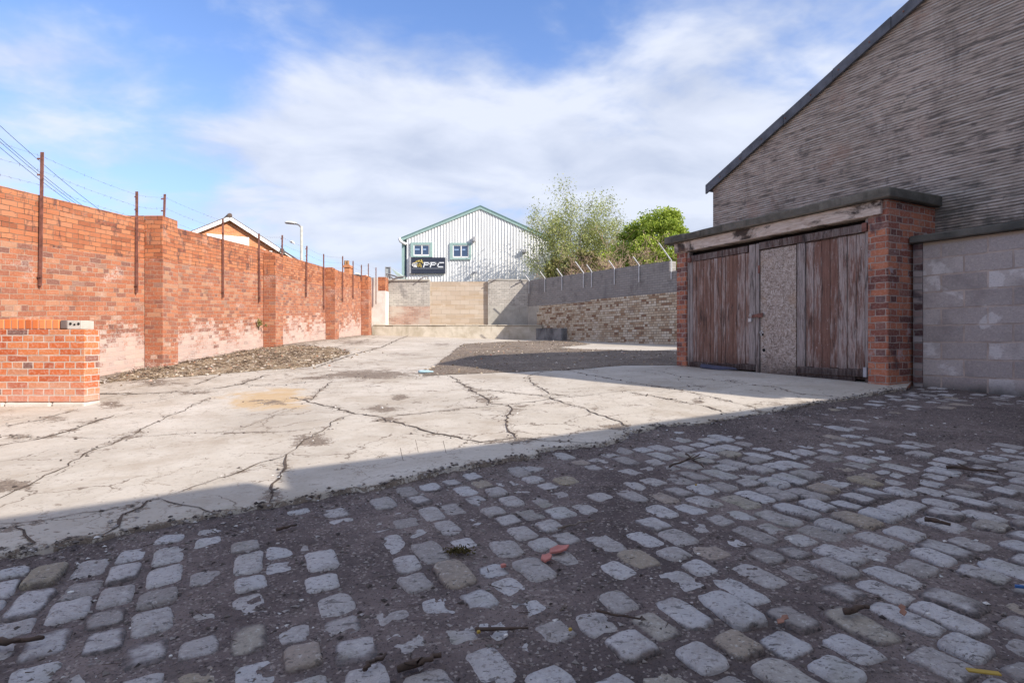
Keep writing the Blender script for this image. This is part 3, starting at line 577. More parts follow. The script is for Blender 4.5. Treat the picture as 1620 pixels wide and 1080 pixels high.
# --- gritty bed and debris heap: low mounds on the concrete
def mound(name, poly, mat, sp, hfun):
    pl = subdiv(poly, .09, .03, 5, True); inn = []
    xs = [p[0] for p in pl]; ys = [p[1] for p in pl]
    inn = grid_in(pl, sp, min(ys), max(ys), min(xs), max(xs)); v2, f2 = cdt(pl, inn); V = np.array(v2); D = polydist(V, pl); Z = GA(V[:, 0], V[:, 1])
    z = [Z[i]+zc(*v2[i])+.006+hfun(v2[i][0], v2[i][1], D[i]) for i in range(len(v2))]
    me = bpy.data.meshes.new(name); me.from_pydata([(a[0], a[1], b) for a, b in zip(v2, z)], [], f2); me.materials.append(mat); me.polygons.foreach_set('use_smooth', [True]*len(f2))
    return link(bpy.data.objects.new(name, me)), V, np.array(z)
bed_px = [(668,598),(735,546),(800,542),(905,540),(935,546),(880,552),(1000,557),(1074,557),(1074,581),(985,581),(895,589),(780,593)]
bed, BV, BZ = mound('gritty_soil_bed', [gp(*p) for p in bed_px], m_bed, .16, lambda x, y, d: min(1, d/.35)*(.022+.022*fbm(x, y, 1.6)))
bed['kind'] = 'structure'
deb_px = [(158,612),(215,589),(290,577),(350,566),(405,553),(470,549),(530,553),(552,561),(520,572),(490,583),(420,588),(330,596),(250,602),(165,608)]
def hdeb(x, y, d): return min(1, d/.5)*(.006+.040*max(0, .45+fbm(x, y, .9)))+.012*fbm(x, y, 6)*min(1, d/.1)
deb, DV, DZ = mound('leaf_and_rubble_heap', [(-6.56, gp(200,590)[1]-1.2)]+[gp(*p) for p in deb_px], m_debris, .12, hdeb)
tag(deb, 'low brown heap of leaf litter and rubble along the foot of the long brick wall', 'debris heap', None, 'stuff')
# --- soil sheet under the setts
xs = np.arange(-6.5, 8.4, .032); ys = np.arange(.55, 7.9, .032)
XX, YY = np.meshgrid(xs, ys); SP = np.stack([XX.ravel(), YY.ravel()], 1)
inn = inside(SP, conc_poly); de = polydist(SP, edge_w, False)
Z0 = GA(SP[:, 0], SP[:, 1])
def bury(x, y):
    b = .62*mn.noise(Vector((x*.95, y*.95, 9)))+.30*mn.noise(Vector((x*2.6, y*2.6, 2)))
    b += .55*math.exp(-(((x+.65)/.55)**2+((y-2.65)/.42)**2))+.75*math.exp(-(((x-2.6)/1.7)**2+((y-4.7)/.8)**2))+.40*math.exp(-(((x-.3)/.45)**2+((y-2.05)/.25)**2))+.7*math.exp(-(((x-4.4)/1.4)**2+((y-4.6)/.9)**2))
    b -= .40*math.exp(-(((x-1.6)/.9)**2+((y-2.6)/.8)**2))+.45*math.exp(-(((x+1.7)/.7)**2+((y-2.2)/.5)**2))
    return b
sz = np.empty(len(SP))
for i, (x, y) in enumerate(SP):
    if inn[i]: sz[i] = -.05; continue
    fine = .0045*mn.noise(Vector((x*15, y*15, 1)))+.0035*mn.noise(Vector((x*37, y*37, 4)))
    sz[i] = -.0125+.0175*bury(x, y)+.003+fine
    if de[i] < .15: sz[i] += .020*(1-de[i]/.15)
nx, ny = len(xs), len(ys)
me = bpy.data.meshes.new('soil_ground'); me.from_pydata([(x, y, z) for (x, y), z in zip(SP, Z0+sz)], [], [(j*nx+i, j*nx+i+1, (j+1)*nx+i+1, (j+1)*nx+i) for j in range(ny-1) for i in range(nx-1)])
me.materials.append(m_soil); me.polygons.foreach_set('use_smooth', [True]*len(me.polygons))
soil = link(bpy.data.objects.new('soil_ground', me)); soil['kind'] = 'structure'
# --- outer ground to the horizon
gx = [-900,-300,-120,-60,-30,-15,-9,-7,-5,-3,-1,1,3,5,7,9,15,30,60,120,300,900]; gy = [-900,-300,-100,-40,-15,-5,-1,1,3,5,7,9,12,16,20,24,28,34,45,60,90,150,300,900]
GXX, GYY = np.meshgrid(gx, gy); gz = GA(GXX.ravel().astype(float), GYY.ravel().astype(float))-.22
me = bpy.data.meshes.new('ground'); me.from_pydata(list(zip(GXX.ravel(), GYY.ravel(), gz)), [], [(j*len(gx)+i, j*len(gx)+i+1, (j+1)*len(gx)+i+1, (j+1)*len(gx)+i) for j in range(len(gy)-1) for i in range(len(gx)-1)])
me.materials.append(m_far); link(bpy.data.objects.new('ground', me))['kind'] = 'structure'
# --- setts
E1 = Vector((-.459, .888, 0)); E2 = Vector((.888, .459, 0)); P0 = Vector((4.21, 6.37, 0))
rs = random.Random(21); mb = MB(); nset = 0
w = -9.0; cents = []
while w < 4.2:
    cw = rs.uniform(.104, .130); u = -6.0-rs.random()*.2
    while u < 6.5:
        big = .5+.5*mn.noise(Vector((w*.5, u*.5, 7))); ln = rs.uniform(.110, .160) if rs.random() < .55-.35*min(1, max(0, (w+3.2)/2.5)) else rs.uniform(.155, .225)
        c = P0+E1*(u+ln/2)+E2*(w+cw/2); cents.append((c, ln, cw)); u += ln+rs.uniform(.016, .036)
    w += cw+rs.uniform(.014, .030)
CP = np.array([(c.x, c.y) for c, _, _ in cents]); ok = ~inside(CP, conc_poly) & (polydist(CP, edge_w, False) > .075) & (CP[:, 1] > .75) & (CP[:, 1] < 7.2) & (CP[:, 0] > -4.5) & (CP[:, 0] < 6.6)
NS = 24; rim = []
for k, (c, ln, cw) in enumerate(cents):
    if not ok[k]: continue
    if (Vector((c.x, c.y, 0))-Vector((5.0, 6.0, 0))).dot(Vector((.857, .516, 0))) > .1: continue
    if rs.random() < .03: continue
    nset += 1; c = c+Vector((rs.gauss(0, .008), rs.gauss(0, .008), 0)); ang = rs.gauss(0, .05); a = (E1*math.cos(ang)+E2*math.sin(ang)); b = (E2*math.cos(ang)-E1*math.sin(ang))
    zt = rs.gauss(-.003, .0055); sunk = rs.random()**1.5*.6; tx, ty = rs.gauss(0, .018), rs.gauss(0, .022); ex = rs.uniform(4.5, 11); ph = rs.random()*99; hl, hw = ln/2, cw/2
    rings = []; dome = rs.uniform(.007, .012)
    for fr, dz in ((1.0, -.05), (1.0, -.017), (.94, -.006), (.80, -.0015), (.45, .0)):
        ring = []
        for j in range(NS):
            t = 2*math.pi*(j+.5)/NS; ct, stt = math.cos(t), math.sin(t); q = (abs(ct)**ex+abs(stt)**ex)**(-1/ex)
            jit = 1+.085*mn.noise(Vector((ct*1.6+ph, stt*1.6, k*.37)))+.05*mn.noise(Vector((ct*4+ph, stt*4, k*.71)))
            x, y = hl*ct*q*jit*fr, hw*stt*q*jit*fr
            z = dz*dome/.009+zt+x*tx+y*ty+(.0035*mn.noise(Vector((x*22+ph, y*22, 5))) if fr < 1 else 0)
            p = c+a*x+b*y; ring.append((p.x, p.y, G(c.x, c.y)+(p.y-c.y)*.055+(p.x-c.x)*.02+z))
        rings.append(ring); rim += [(1.0, .95, .72, .40, .0)[len(rings)-1]*.75+sunk]*NS
    vs = [v for r in rings for v in r]; fs = [(i*NS+j, i*NS+(j+1) % NS, (i+1)*NS+(j+1) % NS, (i+1)*NS+j) for i in range(4) for j in range(NS)]
    fs.append(tuple(range(4*NS, 5*NS))); mb.add(vs, fs)
o = mb.build('cobbled_paving', m_sett, smooth=True); a_ = o.data.attributes.new('rim', 'FLOAT', 'POINT'); a_.data.foreach_set('value', rim); o['kind'] = 'structure'
print('setts', nset)
# --- gravel and rubble
def chips(name, pts, smin, smax, mat, seed, flat=.55, lift=0):
    r = np.random.RandomState(seed); V = []; F = []; base = np.array([(1,0,0),(-.5,.86,0),(-.5,-.86,0),(.1,.1,1),(0,0,-1)], float); ff = [(0,1,3),(1,2,3),(2,0,3),(1,0,4),(2,1,4),(0,2,4)]
    for (x, y, z) in pts:
        s = smin+(smax-smin)*r.rand()**3; a = r.rand()*6.28; M = base*(1+r.uniform(-.35, .35, base.shape)); M = M*np.array([s, s*r.uniform(.5, 1), s*flat]); ca, sa = math.cos(a), math.sin(a)
        n = len(V); V += [(x+p[0]*ca-p[1]*sa, y+p[0]*sa+p[1]*ca, z+p[2]*.8+lift+s*.15) for p in M]; F += [tuple(i+n for i in f) for f in ff]
    me = bpy.data.meshes.new(name); me.from_pydata(V, [], F); me.materials.append(mat); return link(bpy.data.objects.new(name, me))
def chip_mat(name, stops):
    g = NG(name); c = g.ramp(g.island(), stops); return g.fin(c, .85, None, 0, .3)
m_grav = chip_mat('gravel_mixed', [(0, (.05, .04, .037)), (.35, (.11, .09, .08)), (.7, (.22, .195, .18)), (.93, (.34, .31, .30)), (.97, (.60, .58, .56)), (1, (.66, .64, .62))])
m_rub = chip_mat('rubble_mixed', [(0, (.10, .07, .045)), (.35, (.22, .16, .10)), (.7, (.40, .33, .25)), (.88, (.58, .53, .47)), (.94, (.42, .16, .08)), (1, (.66, .62, .57))])
r = np.random.RandomState(5); dens = np.exp(-(SP[:, 1]-1)*.32)*(~inn)*(np.abs(SP[:, 0]) < SP[:, 1]*1.15+.5); dens *= 1+2.2*(de < .25); dens /= dens.sum()
idx = r.choice(len(SP), 13000, p=dens); pts = [(SP[i, 0]+r.uniform(-.016, .016), SP[i, 1]+r.uniform(-.016, .016), Z0[i]+sz[i]) for i in idx]
tag(chips('gravel', pts, .0022, .015, m_grav, 3), 'small stones and grit strewn over the dark soil between the setts', 'gravel', None, 'stuff')
cd_ = np.clip(di-.42, 0, 1)*np.exp(-CV[:, 1]*.10)+.25*np.clip(1-dcr/.05, 0, 1)*np.exp(-CV[:, 1]*.12)+.9*np.clip(1-ded/.10, 0, 1)+.0015; cd_ *= (CV[:, 1] < 16); cd_ /= cd_.sum()
idx = r.choice(len(CV), 6500, p=cd_); tag(chips('grit', [(CV[i, 0]+r.uniform(-.05, .05), CV[i, 1]+r.uniform(-.05, .05), CZ[i]) for i in idx], .003, .020, m_grav, 14), 'grit and crumbs scattered over the dirty patches and cracks of the concrete yard', 'grit', None, 'stuff')
idx = r.choice(len(DV), 5200); pts = [(DV[i, 0]+r.uniform(-.05, .05), DV[i, 1]+r.uniform(-.05, .05), DZ[i]) for i in idx]
for i in r.choice(len(DV), 1600):
    q_ = (max(-6.5, DV[i, 0]+r.normal()*.35), DV[i, 1]+r.normal()*.35); pts.append((q_[0], q_[1], G(*q_)+.036))
idb = r.choice(len(BV), 1500); pts += [(BV[i, 0]+r.uniform(-.07, .07), BV[i, 1]+r.uniform(-.07, .07), BZ[i]) for i in idb]
tag(chips('rubble', pts, .006, .042, m_rub, 4), 'loose stones and brick crumbs on the debris heap and the gritty bed', 'rubble', None, 'stuff')
mb = MB(); rr = random.Random(8)
for i in r.choice(len(DV), 900):
    x, y, z = DV[i, 0], DV[i, 1], DZ[i]; a = rr.random()*6.28; L = rr.uniform(.05, .22); d = Vector((math.cos(a), math.sin(a), rr.uniform(-.1, .25)))*L; p = Vector((x, y, z+.012))
    mb.tube([p, p+d*.5+Vector((0, 0, rr.uniform(0, .02))), p+d], rr.uniform(.002, .005), 3, cap=False)
for i in r.choice(len(SP), 420, p=dens):
    a = rr.random()*6.28; L = rr.uniform(.015, .06); d = Vector((math.cos(a), math.sin(a), .05))*L; p = Vector((SP[i, 0], SP[i, 1], Z0[i]+sz[i]+.006)); mb.tube([p, p+d], rr.uniform(.0008, .002), 3, cap=False)
o = mb.build('twig_litter', m_twig); tag(o, 'scatter of fine dry twigs and straw on the soil and debris', 'twig litter', None, 'stuff')
# ================================================================== LONG BRICK WALL ON THE LEFT
SH = .055; LX = -6.53
def lerpz(tab, y):
    return float(np.interp(y, [t[0] for t in tab], [t[1] for t in tab]))+(0 if tab[0][0] <= y else (y-tab[0][0])*SH)
TOPZ = [(7.26,1.985),(10.1,2.155),(14.9,2.417),(19.9,2.585),(24.6,2.80),(26.2,2.85)]; DIVZ = [(7.26,1.29),(10.05,1.44),(14.7,1.76),(19.8,1.95),(25.6,2.34),(26.2,2.37)]
root = empty('brick_wall', (LX, 7.0, G(LX, 7.0)))
tag(root, 'long old red brick wall with brighter orange upper courses and buttress piers', 'wall')
ysg = [2.5]+[float(v) for v in np.arange(3.5, 25.9, 1.0)]+[25.9]
lo = MB(); up = MB(); RJ = random.Random(4)
for a, b in zip(ysg[:-1], ysg[1:]):
    za, zb = lerpz(DIVZ, a), lerpz(DIVZ, b); ta, tb = lerpz(TOPZ, a), lerpz(TOPZ, b)
    lo.add([(LX, a, G(LX, a)-.35), (LX, b, G(LX, b)-.35), (LX, b, zb), (LX, a, za), (LX-.34, a, G(LX, a)-.35), (LX-.34, b, G(LX, b)-.35), (LX-.34, b, zb), (LX-.34, a, za)], [(0,1,2,3), (5,4,7,6)])
    up.add([(LX, a, za), (LX, b, zb), (LX, b, tb), (LX, a, ta), (LX-.34, a, za), (LX-.34, b, zb), (LX-.34, b, tb), (LX-.34, a, ta)], [(0,1,2,3), (5,4,7,6), (3,2,6,7)])
for mbx, zz0, zz1 in ((lo, lambda y: G(LX, y)-.35, lambda y: lerpz(DIVZ, y)), (up, lambda y: lerpz(DIVZ, y), lambda y: lerpz(TOPZ, y))):
    for y in (2.5, 25.9): mbx.add([(LX, y, zz0(y)), (LX-.34, y, zz0(y)), (LX-.34, y, zz1(y)), (LX, y, zz1(y))], [(0,1,2,3)])
lo.build('lower_brickwork', m_red, root, shear=SH); up.build('upper_brickwork', m_orange, root, shear=SH)
for (y0, ztop, ln) in ((10.1, 2.235, .46), (14.92, 2.27, .48), (19.92, 2.535, .46), (24.6, 2.80, .5)):
    d = lerpz(DIVZ, y0)+(.03 if y0 < 14 else -.02); x0, x1 = LX+.004, LX+.335; b = G(LX, y0)-.3
    p = MB(); p.aabox(x0, x1, y0, y0+ln, b, d); pl = p.build('buttress_pier', m_red, root, bevel=.008)
    q = MB(); q.aabox(x0, x1-.006, y0+.004, y0+ln-.004, d, ztop)
    if ztop > lerpz(TOPZ, y0)+.03: q.aabox(LX-.34, x0-.004, y0+.004, y0+ln-.004, lerpz(TOPZ, y0)-.01, ztop)
    else: q.aabox(x0, x1-.12, y0+.06, y0+ln-.05, ztop+.002, ztop+.07)
    q.build('pier_cap', m_orange, pl, origin=pl['_o'], bevel=.008)
# --- iron stakes with barbed wire
STAKES = [(66,241,452,.026),(218,303,463,.026),(259,307,400,.024),(354,346,471,.022),(411.5,370,478,.026),(446.5,372,442,.024),(485,389,470,.024),(513,402,490,.024),(542.5,405,478,.024),(559,413,473,.024),(572,419,445,.024),(583,417,445,.022),(595,423,481,.022)]
SL = ['tall rusty iron stake nearest the camera, high on the long brick wall', 'rusty iron stake just left of the nearest brick buttress pier', 'rusty iron stake rising behind the cap of the nearest buttress pier',
 'rusty iron stake in front of the house gable apex', 'rusty iron stake just left of the second buttress pier', 'mottled iron stake just right of the second buttress pier, where the white bargeboard thins', 'rusty iron stake right of the street lamp column',
 'rusty iron stake just left of the third buttress pier', 'thin iron stake just left of the distant chimney', 'rusty iron stake just right of the distant chimney', 'short rusty iron stake by the last buttress pier', 'thin iron stake at the end of the brick wall, beside the white wall', 'thin iron stake standing in front of the white painted wall']
tops = []
for i, (x, yt, yb, wd) in enumerate(STAKES):
    xx = LX+.05
    if i == 2: xx = LX-.02
    Y = xx*FP/(x-CX)
    if i == 2: Y = 10.62
    if i == 12: Y = 25.70
    X = (x-CX)*Y/FP; zt = (CY-yt)*Y/FP; zb = (CY-yb)*Y/FP
    mb = MB(); rj = random.Random(i); dx, dy = rj.uniform(-.02, .02), rj.uniform(-.03, .03)
    # angle iron: two flanges
    def fl(ax, ay, cx, cy, z0, z1): mb.hexa([(X+cx-ax, Y+cy-ay, z0), (X+cx+ax, Y+cy-ay, z0), (X+cx+ax, Y+cy+ay, z0), (X+cx-ax, Y+cy+ay, z0)], [(X+cx-ax+dx, Y+cy-ay+dy, z1), (X+cx+ax+dx, Y+cy-ay+dy, z1), (X+cx+ax+dx, Y+cy+ay+dy, z1), (X+cx-ax+dx, Y+cy+ay+dy, z1)])
    fl(.004, wd, -wd+.004, 0, zb, zt); fl(wd-.006, .004, .002, -wd+.004, zb, zt)
    for q in range(3):                                 # bolts and wire ties
        z = zb+.12+q*.0 if q == 0 else zt-.1-.22*(q-1); mb.aabox(X-wd-.008, X+wd*.6, Y-wd-.012, Y-wd-.004, z-.012, z+.012)
    o = mb.build('iron_stake', m_rust, origin=(X, Y, zb)); tag(o, SL[i], 'stake', 'iron stakes on the brick wall'); tops.append(Vector((X+dx, Y+dy-wd, zt)))
WL = ['topmost strand of barbed wire strung between the iron stakes', 'second strand from the top of barbed wire between the iron stakes', 'third strand from the top of barbed wire between the iron stakes', 'lowest strand of barbed wire, just above the brick wall top']
for s in range(4):
    drop = .06+.20*s; mb = MB(); pts = [Vector((tops[0].x, 3.0, tops[0].z-.25-drop))]+[t-Vector((0, 0, drop)) for t in tops]
    for a, b in zip(pts[:-1], pts[1:]):
        n = max(4, int((b-a).length/.35)); rj = random.Random(s*7+n); seg = [a.lerp(b, k/n)-Vector((0, 0, .022*math.sin(math.pi*k/n)*rj.uniform(.6, 1.2))) for k in range(n+1)]
        mb.tube(seg, .0012, 3, cap=False)
        nb = int((b-a).length/.14)
        for k in range(nb):
            p = a.lerp(b, (k+.5)/nb)-Vector((0, 0, .022*math.sin(math.pi*(k+.5)/nb))); d = Vector((rj.uniform(-1, 1), rj.uniform(-1, 1), rj.uniform(-1, 1))).normalized()*.022
            mb.tube([p-d, p+d], .0022, 3, cap=False)
    o = mb.build('barbed_wire', m_wire); tag(o, WL[s], 'barbed wire', 'barbed wire strands on the brick wall')
# --- overhead cables behind the wall
CB = ['uppermost overhead cable crossing the sky at the left', 'second overhead cable from the top at the left', 'third overhead cable from the top, close to the second', 'lowest and darkest overhead cable at the left']
for i, (pa, pb) in enumerate((((-150,60),(215,372)), ((-150,85),(200,372)), ((-150,90),(194,372)), ((-150,104),(186,368)))):
    a = at(*pa, 15+i*.2); b = at(*pb, 34); mb = MB(); mb.tube([a.lerp(b, k/14)-Vector((0, 0, .35*math.sin(math.pi*k/14))) for k in range(15)], .011, 4)
    tag(mb.build('overhead_cable', m_cable), CB[i], 'cable', 'overhead cables')
# --- weed growing from the wall
wx, wy = LX, LX*FP/(408-CX); wz = (CY-522)*wy/FP
root = empty('wall_weed', (wx, wy, wz)); tag(root, 'small straggly weed sprouting from the brick wall before the second pier', 'weed')
mb = MB(); lv = MB(); rw = random.Random(3)
for k in range(6):
    e = Vector((wx+rw.uniform(.05, .2), wy+rw.uniform(-.2, .1), wz+rw.uniform(.12, .42))); mid = Vector((wx, wy, wz)).lerp(e, .5)+Vector((.03, 0, .03)); mb.tube([(wx, wy, wz), mid, e], .006, 3)
    for q in range(9):
        c = mid.lerp(e, rw.random())+Vector((rw.gauss(0, .02), rw.gauss(0, .02), rw.gauss(0, .02))); a = Vector((rw.gauss(0, 1), rw.gauss(0, 1), rw.gauss(0, 1))).normalized()*.03; b2 = a.orthogonal().normalized()*.014; lv.add([c-a, c+b2, c+a, c-b2], [(0,1,2,3)])
mb.build('stem', m_bark, root); lv.build('leaves', m_leafC, root)
# ================================================================== LOW STUB WALL
SY = 6.36; sx1 = (134-CX)*SY/FP; bz = G(sx1, SY)-.0
root = empty('low_brick_wall', (sx1-1, SY, bz)); tag(root, 'low bright orange brick stub wall standing in the yard at the left edge', 'wall')
zs = (CY-636)*SY/FP; zt = (CY-521)*SY/FP
mb = MB(); mb.aabox(-6.5, sx1, SY, SY+.235, zs, zt); mb.build('brickwork', m_stub, root, bevel=.006)
cp = MB(); k = 0; x = sx1-.295
while x > -6.45:
    cp.aabox(x-.068, x, SY+.004, SY+.228, zt+.006, zt+.112+RJ.uniform(-.003, .003)); x -= .077
m_soldier = chip_mat('soldier_brick', [(0, (.45, .12, .04)), (.5, (.60, .175, .06)), (1, (.62, .24, .10))])
cp.build('coping_course', m_soldier, root, bevel=.006)
mo = MB(); mo.aabox(-6.46, sx1-.30, SY+.012, SY+.22, zt+.001, zt+.100); mo.build('mortar', m_foot, root)
ft = MB(); x = sx1+.005
for ln in (.38, .52, .44, .5, .45, .5):
    ft.aabox(x-ln+.012, x, SY-.02+RJ.uniform(-.01, .01), SY+.25, bz-.1, zs-.003); x -= ln
ft.build('plinth', m_foot, root, bevel=.02, seg=2)
# loose perforated brick on its end
ox = sx1-.10; root = empty('perforated_brick', (ox, SY+.1, zt)); tag(root, 'broken perforated brick with mortar lying on the end of the low orange wall', 'brick')
bm_ = MB(); bm_.aabox(ox-.185, ox-.105, SY+.01, SY+.21, zt+.006, zt+.106); bm_.build('dark_end', plain('brick_grey_end', (.16, .12, .11), .9, 0, .2, 15), root, bevel=.008)
def plate_holes(x0, x1, y, z0, z1, holes, depth, mb):
    mb.aabox(x0, x1, y+.006, y+depth, z0, z1)
    for (hx, hz, hr) in holes: mb.prism([(hx+hr*math.cos(t*.785), y-.0, hz+hr*math.sin(t*.785)) for t in range(8)], (0, .0055, 0), 1)
ph = MB(); plate_holes(ox-.104, ox+.055, SY+.004, zt+.004, zt+.10, [(ox-.065, zt+.064, .016), (ox-.02, zt+.055, .013), (ox+.025, zt+.063, .016)], .2, ph); ph.build('mortar_face', [m_foot, m_black], root, bevel=.004)
# ================================================================== FAR END
FY = 26.5
def fx(px, Y=FY): return (px-CX)*Y/FP
def fz(py, Y=FY): return (CY-py)*Y/FP
root = empty('white_end_wall', (fx(597, 25.8), 25.8, .2)); tag(root, 'flaking white painted wall end joining the far end of the long brick wall', 'wall')
mb = MB(); mb.aabox(-6.52, fx(610, 25.8), 25.8, 26.45, -.1, fz(460, 25.8)); mb.aabox(-6.52, fx(598, 25.8), 25.8, 26.45, fz(460, 25.8), fz(439, 25.8)); mb.build('white_brickwork', m_whitewall, root)
mb = MB(); mb.aabox(fx(598, 25.8), fx(609.5, 25.8), 25.80, 26.44, fz(460, 25.8), fz(438, 25.8)); mb.build('orange_patch', m_orange, root)
root = empty('far_boundary_wall', (fx(720), FY, .1)); tag(root, 'far end boundary wall of patched grey brick, tan block and faded red panels', 'wall')
def panel(name, mat, x0, x1, y, z0, z1, d=.3):
    mb = MB(); mb.aabox(x0, x1, y, y+d, z0, z1); return mb.build(name, mat, root)
xa, xb, xc, xd = fx(610.5), fx(680), fx(772), fx(835)
panel('grey_brick_panel', m_gbrick, xa, xb-.001, FY+.05, fz(484), fz(442.5)); panel('faded_red_panel', m_rpink, xa, xb-.001, FY+.055, -.4, fz(484)-.001)
panel('tan_block_panel', m_tan, xb, xc-.001, FY+.13, -.4, fz(445), .3); panel('grey_brick_panel', m_gbrick, xc, xd+.6, FY, fz(484), fz(444), .4); panel('grey_render_panel', m_rgrey, xc, xd+.6, FY+.004, -.4, fz(484)-.001, .4)
mb = MB()
for (x0, x1) in ((fx(611), fx(679)), (fx(773), fx(834))): mb.aabox(x0, x1, FY-.02, FY+.4, fz(444)+.001, fz(442.5)+.03)
mb.build('capping', m_rgrey, root)
BR = [(622,441,641,437,'bent dark iron arm at the left end of the far wall top'),(662,443,676,437,'dark iron arm lying above the faded red panel of the far wall'),(776,445,794,441,'dark iron arm just right of the tan block panel'),(815,449,836,443,'dark iron arm near the right corner of the far wall')]
for (x0, y0, x1, y1, lb) in BR:
    mb = MB(); a, b = at(x0, y0, FY-.12), at(x1, y1, FY+.1); mb.tube([a, a.lerp(b, .5)+Vector((0, 0, .03)), b, b+Vector((0, .12, -.12))], .028, 4); mb.build('iron_arm', m_wire, root)
# concrete ledge
root = empty('concrete_ledge', (-2.5, 25.3, .1)); tag(root, 'low stained concrete ledge running along the foot of the far wall', 'ledge')
mb = MB(); mb.aabox(fx(588, 25.3), 1.35, 25.3, 26.7, -.5, .70); mb.build('ledge_body', m_plinth, root, bevel=.02)
cp = MB(); x = fx(590, 25.25); RJ = random.Random(12)
while x < 1.3:
    ln = RJ.uniform(.25, .95); cp.aabox(x, min(1.32, x+ln-.01), 25.27+RJ.uniform(-.015, .02), 26.4, .703, .745+RJ.uniform(-.012, .016)); x += ln
cp.build('ledge_cap', m_plinth, root, bevel=.012)
# ================================================================== RIGHT BOUNDARY WALL
RC = Vector((.74, 26.5, 0)); RD = Vector((.532, -.847, 0)).normalized(); RN = Vector((-.847, -.532, 0)).normalized()
def R(t, d, z): p = RC+RD*t+RN*d; return (p.x, p.y, z)
root = empty('side_boundary_wall', R(4, 0, 0)); tag(root, 'shaded dark grey boundary wall with a flaking white brick lower face behind the garage', 'wall')
def rbox(t0, t1, d0, d1, z0, z1, name, mat, zb=None):
    mb = MB(); zb = z1 if zb is None else zb; mb.hexa([R(t0, d0, z0), R(t1, d0, z0), R(t1, d1, z0), R(t0, d1, z0)], [R(t0, d0, z1), R(t1, d0, zb), R(t1, d1, zb), R(t0, d1, z1)]); return mb.build(name, mat, root)
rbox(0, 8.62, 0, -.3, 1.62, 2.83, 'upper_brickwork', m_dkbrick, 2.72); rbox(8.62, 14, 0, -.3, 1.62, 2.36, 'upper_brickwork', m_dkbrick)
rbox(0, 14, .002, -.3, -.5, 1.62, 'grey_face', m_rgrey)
mb = MB(); prof = [(.80, -.5), (14, -.5), (14, 1.62), (4.6, 1.66), (4.5, 1.60), (.98, 1.60), (.96, 1.35), (.82, 1.32)]
mb.prism([R(t, .055, z) for t, z in prof], Vector(R(0, 0.004, 0))-Vector(R(0, .055, 0))); mb.build('white_brick_face', m_wbrick, root)
rbox(.3, 3.05, .36, .06, -.4, .60, 'painted_kerb', m_kerbdark, .55)
BK = ['short white angled bracket at the far corner of the dark side wall','second white bracket from the far corner on the dark side wall','third white bracket from the far corner on the dark side wall','long white bracket standing fourth from the far corner','white bracket in the middle of the dark side wall','white bracket before the dry pink brambles','white bracket beside the dense green tree','tall white bracket nearest the garage roof']
for i, (px, ln) in enumerate(((838,.34),(863,.40),(890,.42),(924,.62),(937,.38),(973,.40),(1012,.40),(1063,.80))):
    r_ = (px-CX)/FP; t = (r_*RC.y-RC.x)/(RD.x-r_*RD.y); zt = 2.83-.11*t/8.62
    mb = MB(); a = Vector(R(t, .03, zt-.62)); b = Vector(R(t, .03, zt+.0)); c = b+RN*(ln*.52)-RD*(ln*.22)+Vector((0, 0, ln*.72)); mb.tube([a, b], .022, 4); mb.tube([b-Vector((0, 0, .01)), c], .024, 4)
    tag(mb.build('fence_bracket', m_galv), BK[i], 'bracket', 'white brackets on the side wall')
# ================================================================== GARAGE
def Fp(u, d, z): p = P0+E1*u+E2*d; return Vector((p.x, p.y, z))
def gbox(mb, u0, u1, d0, d1, z0, z1, m=0):
    return mb.hexa([Fp(u0, d0, z0), Fp(u1, d0, z0), Fp(u1, d1, z0), Fp(u0, d1, z0)], [Fp(u0, d0, z1), Fp(u1, d0, z1), Fp(u1, d1, z1), Fp(u0, d1, z1)], m)
def gz_(u, d=0): p = Fp(u, d, 0); return G(p.x, p.y)
root = empty('lockup_garage', Fp(1.6, 0, gz_(1.6))); tag(root, 'old brick lock-up garage with weathered double doors and a chipboard patch', 'garage')
mb = MB(); gbox(mb, 0, .225, 0, 1.0, -.9, 1.60); mb.build('brick_pier', m_pier, root, bevel=.01)
mb = MB(); gbox(mb, 3.10, 3.31, 0, .9, -.8, 1.44); mb.build('brick_pier', m_pier, root, bevel=.01)
mb = MB(); gbox(mb, .226, 3.32, .161, .20, -.8, 1.596); mb.build('dark_interior', m_black, root)
mb = MB(); gbox(mb, .06, 3.33, -.035, .16, 1.435, 1.597); mb.build('lintel', m_lintel, root, bevel=.006)
# mossy concrete roof slab with uneven edge
mb = MB(); n = 26; rj = random.Random(6)
us = [-.075+(3.50+.075)*i/n for i in range(n+1)]; fr = [Fp(u, -.10+rj.uniform(-.006, .006), 1.60) for u in us]; ft_ = [Fp(u, -.10+rj.uniform(-.006, .006), 1.712+rj.uniform(-.006, .006)) for u in us]
bk = [Fp(u, 1.05, 1.60) for u in us]; bt = [Fp(u, 1.05, 1.73) for u in us]; m_ = n+1
mb.add(fr+ft_+bk+bt, [f for i in range(n) for f in ((i, i+1, m_+i+1, m_+i), (m_+i, m_+i+1, 3*m_+i+1, 3*m_+i), (2*m_+i, 3*m_+i, 3*m_+i+1, 2*m_+i+1), (i, 2*m_+i, 2*m_+i+1, i+1))]+[(0, m_, 3*m_, 2*m_), (n, 2*m_+n, 3*m_+n, m_+n)])
mb.build('roof_slab', m_slabroof, root, bevel=.012)
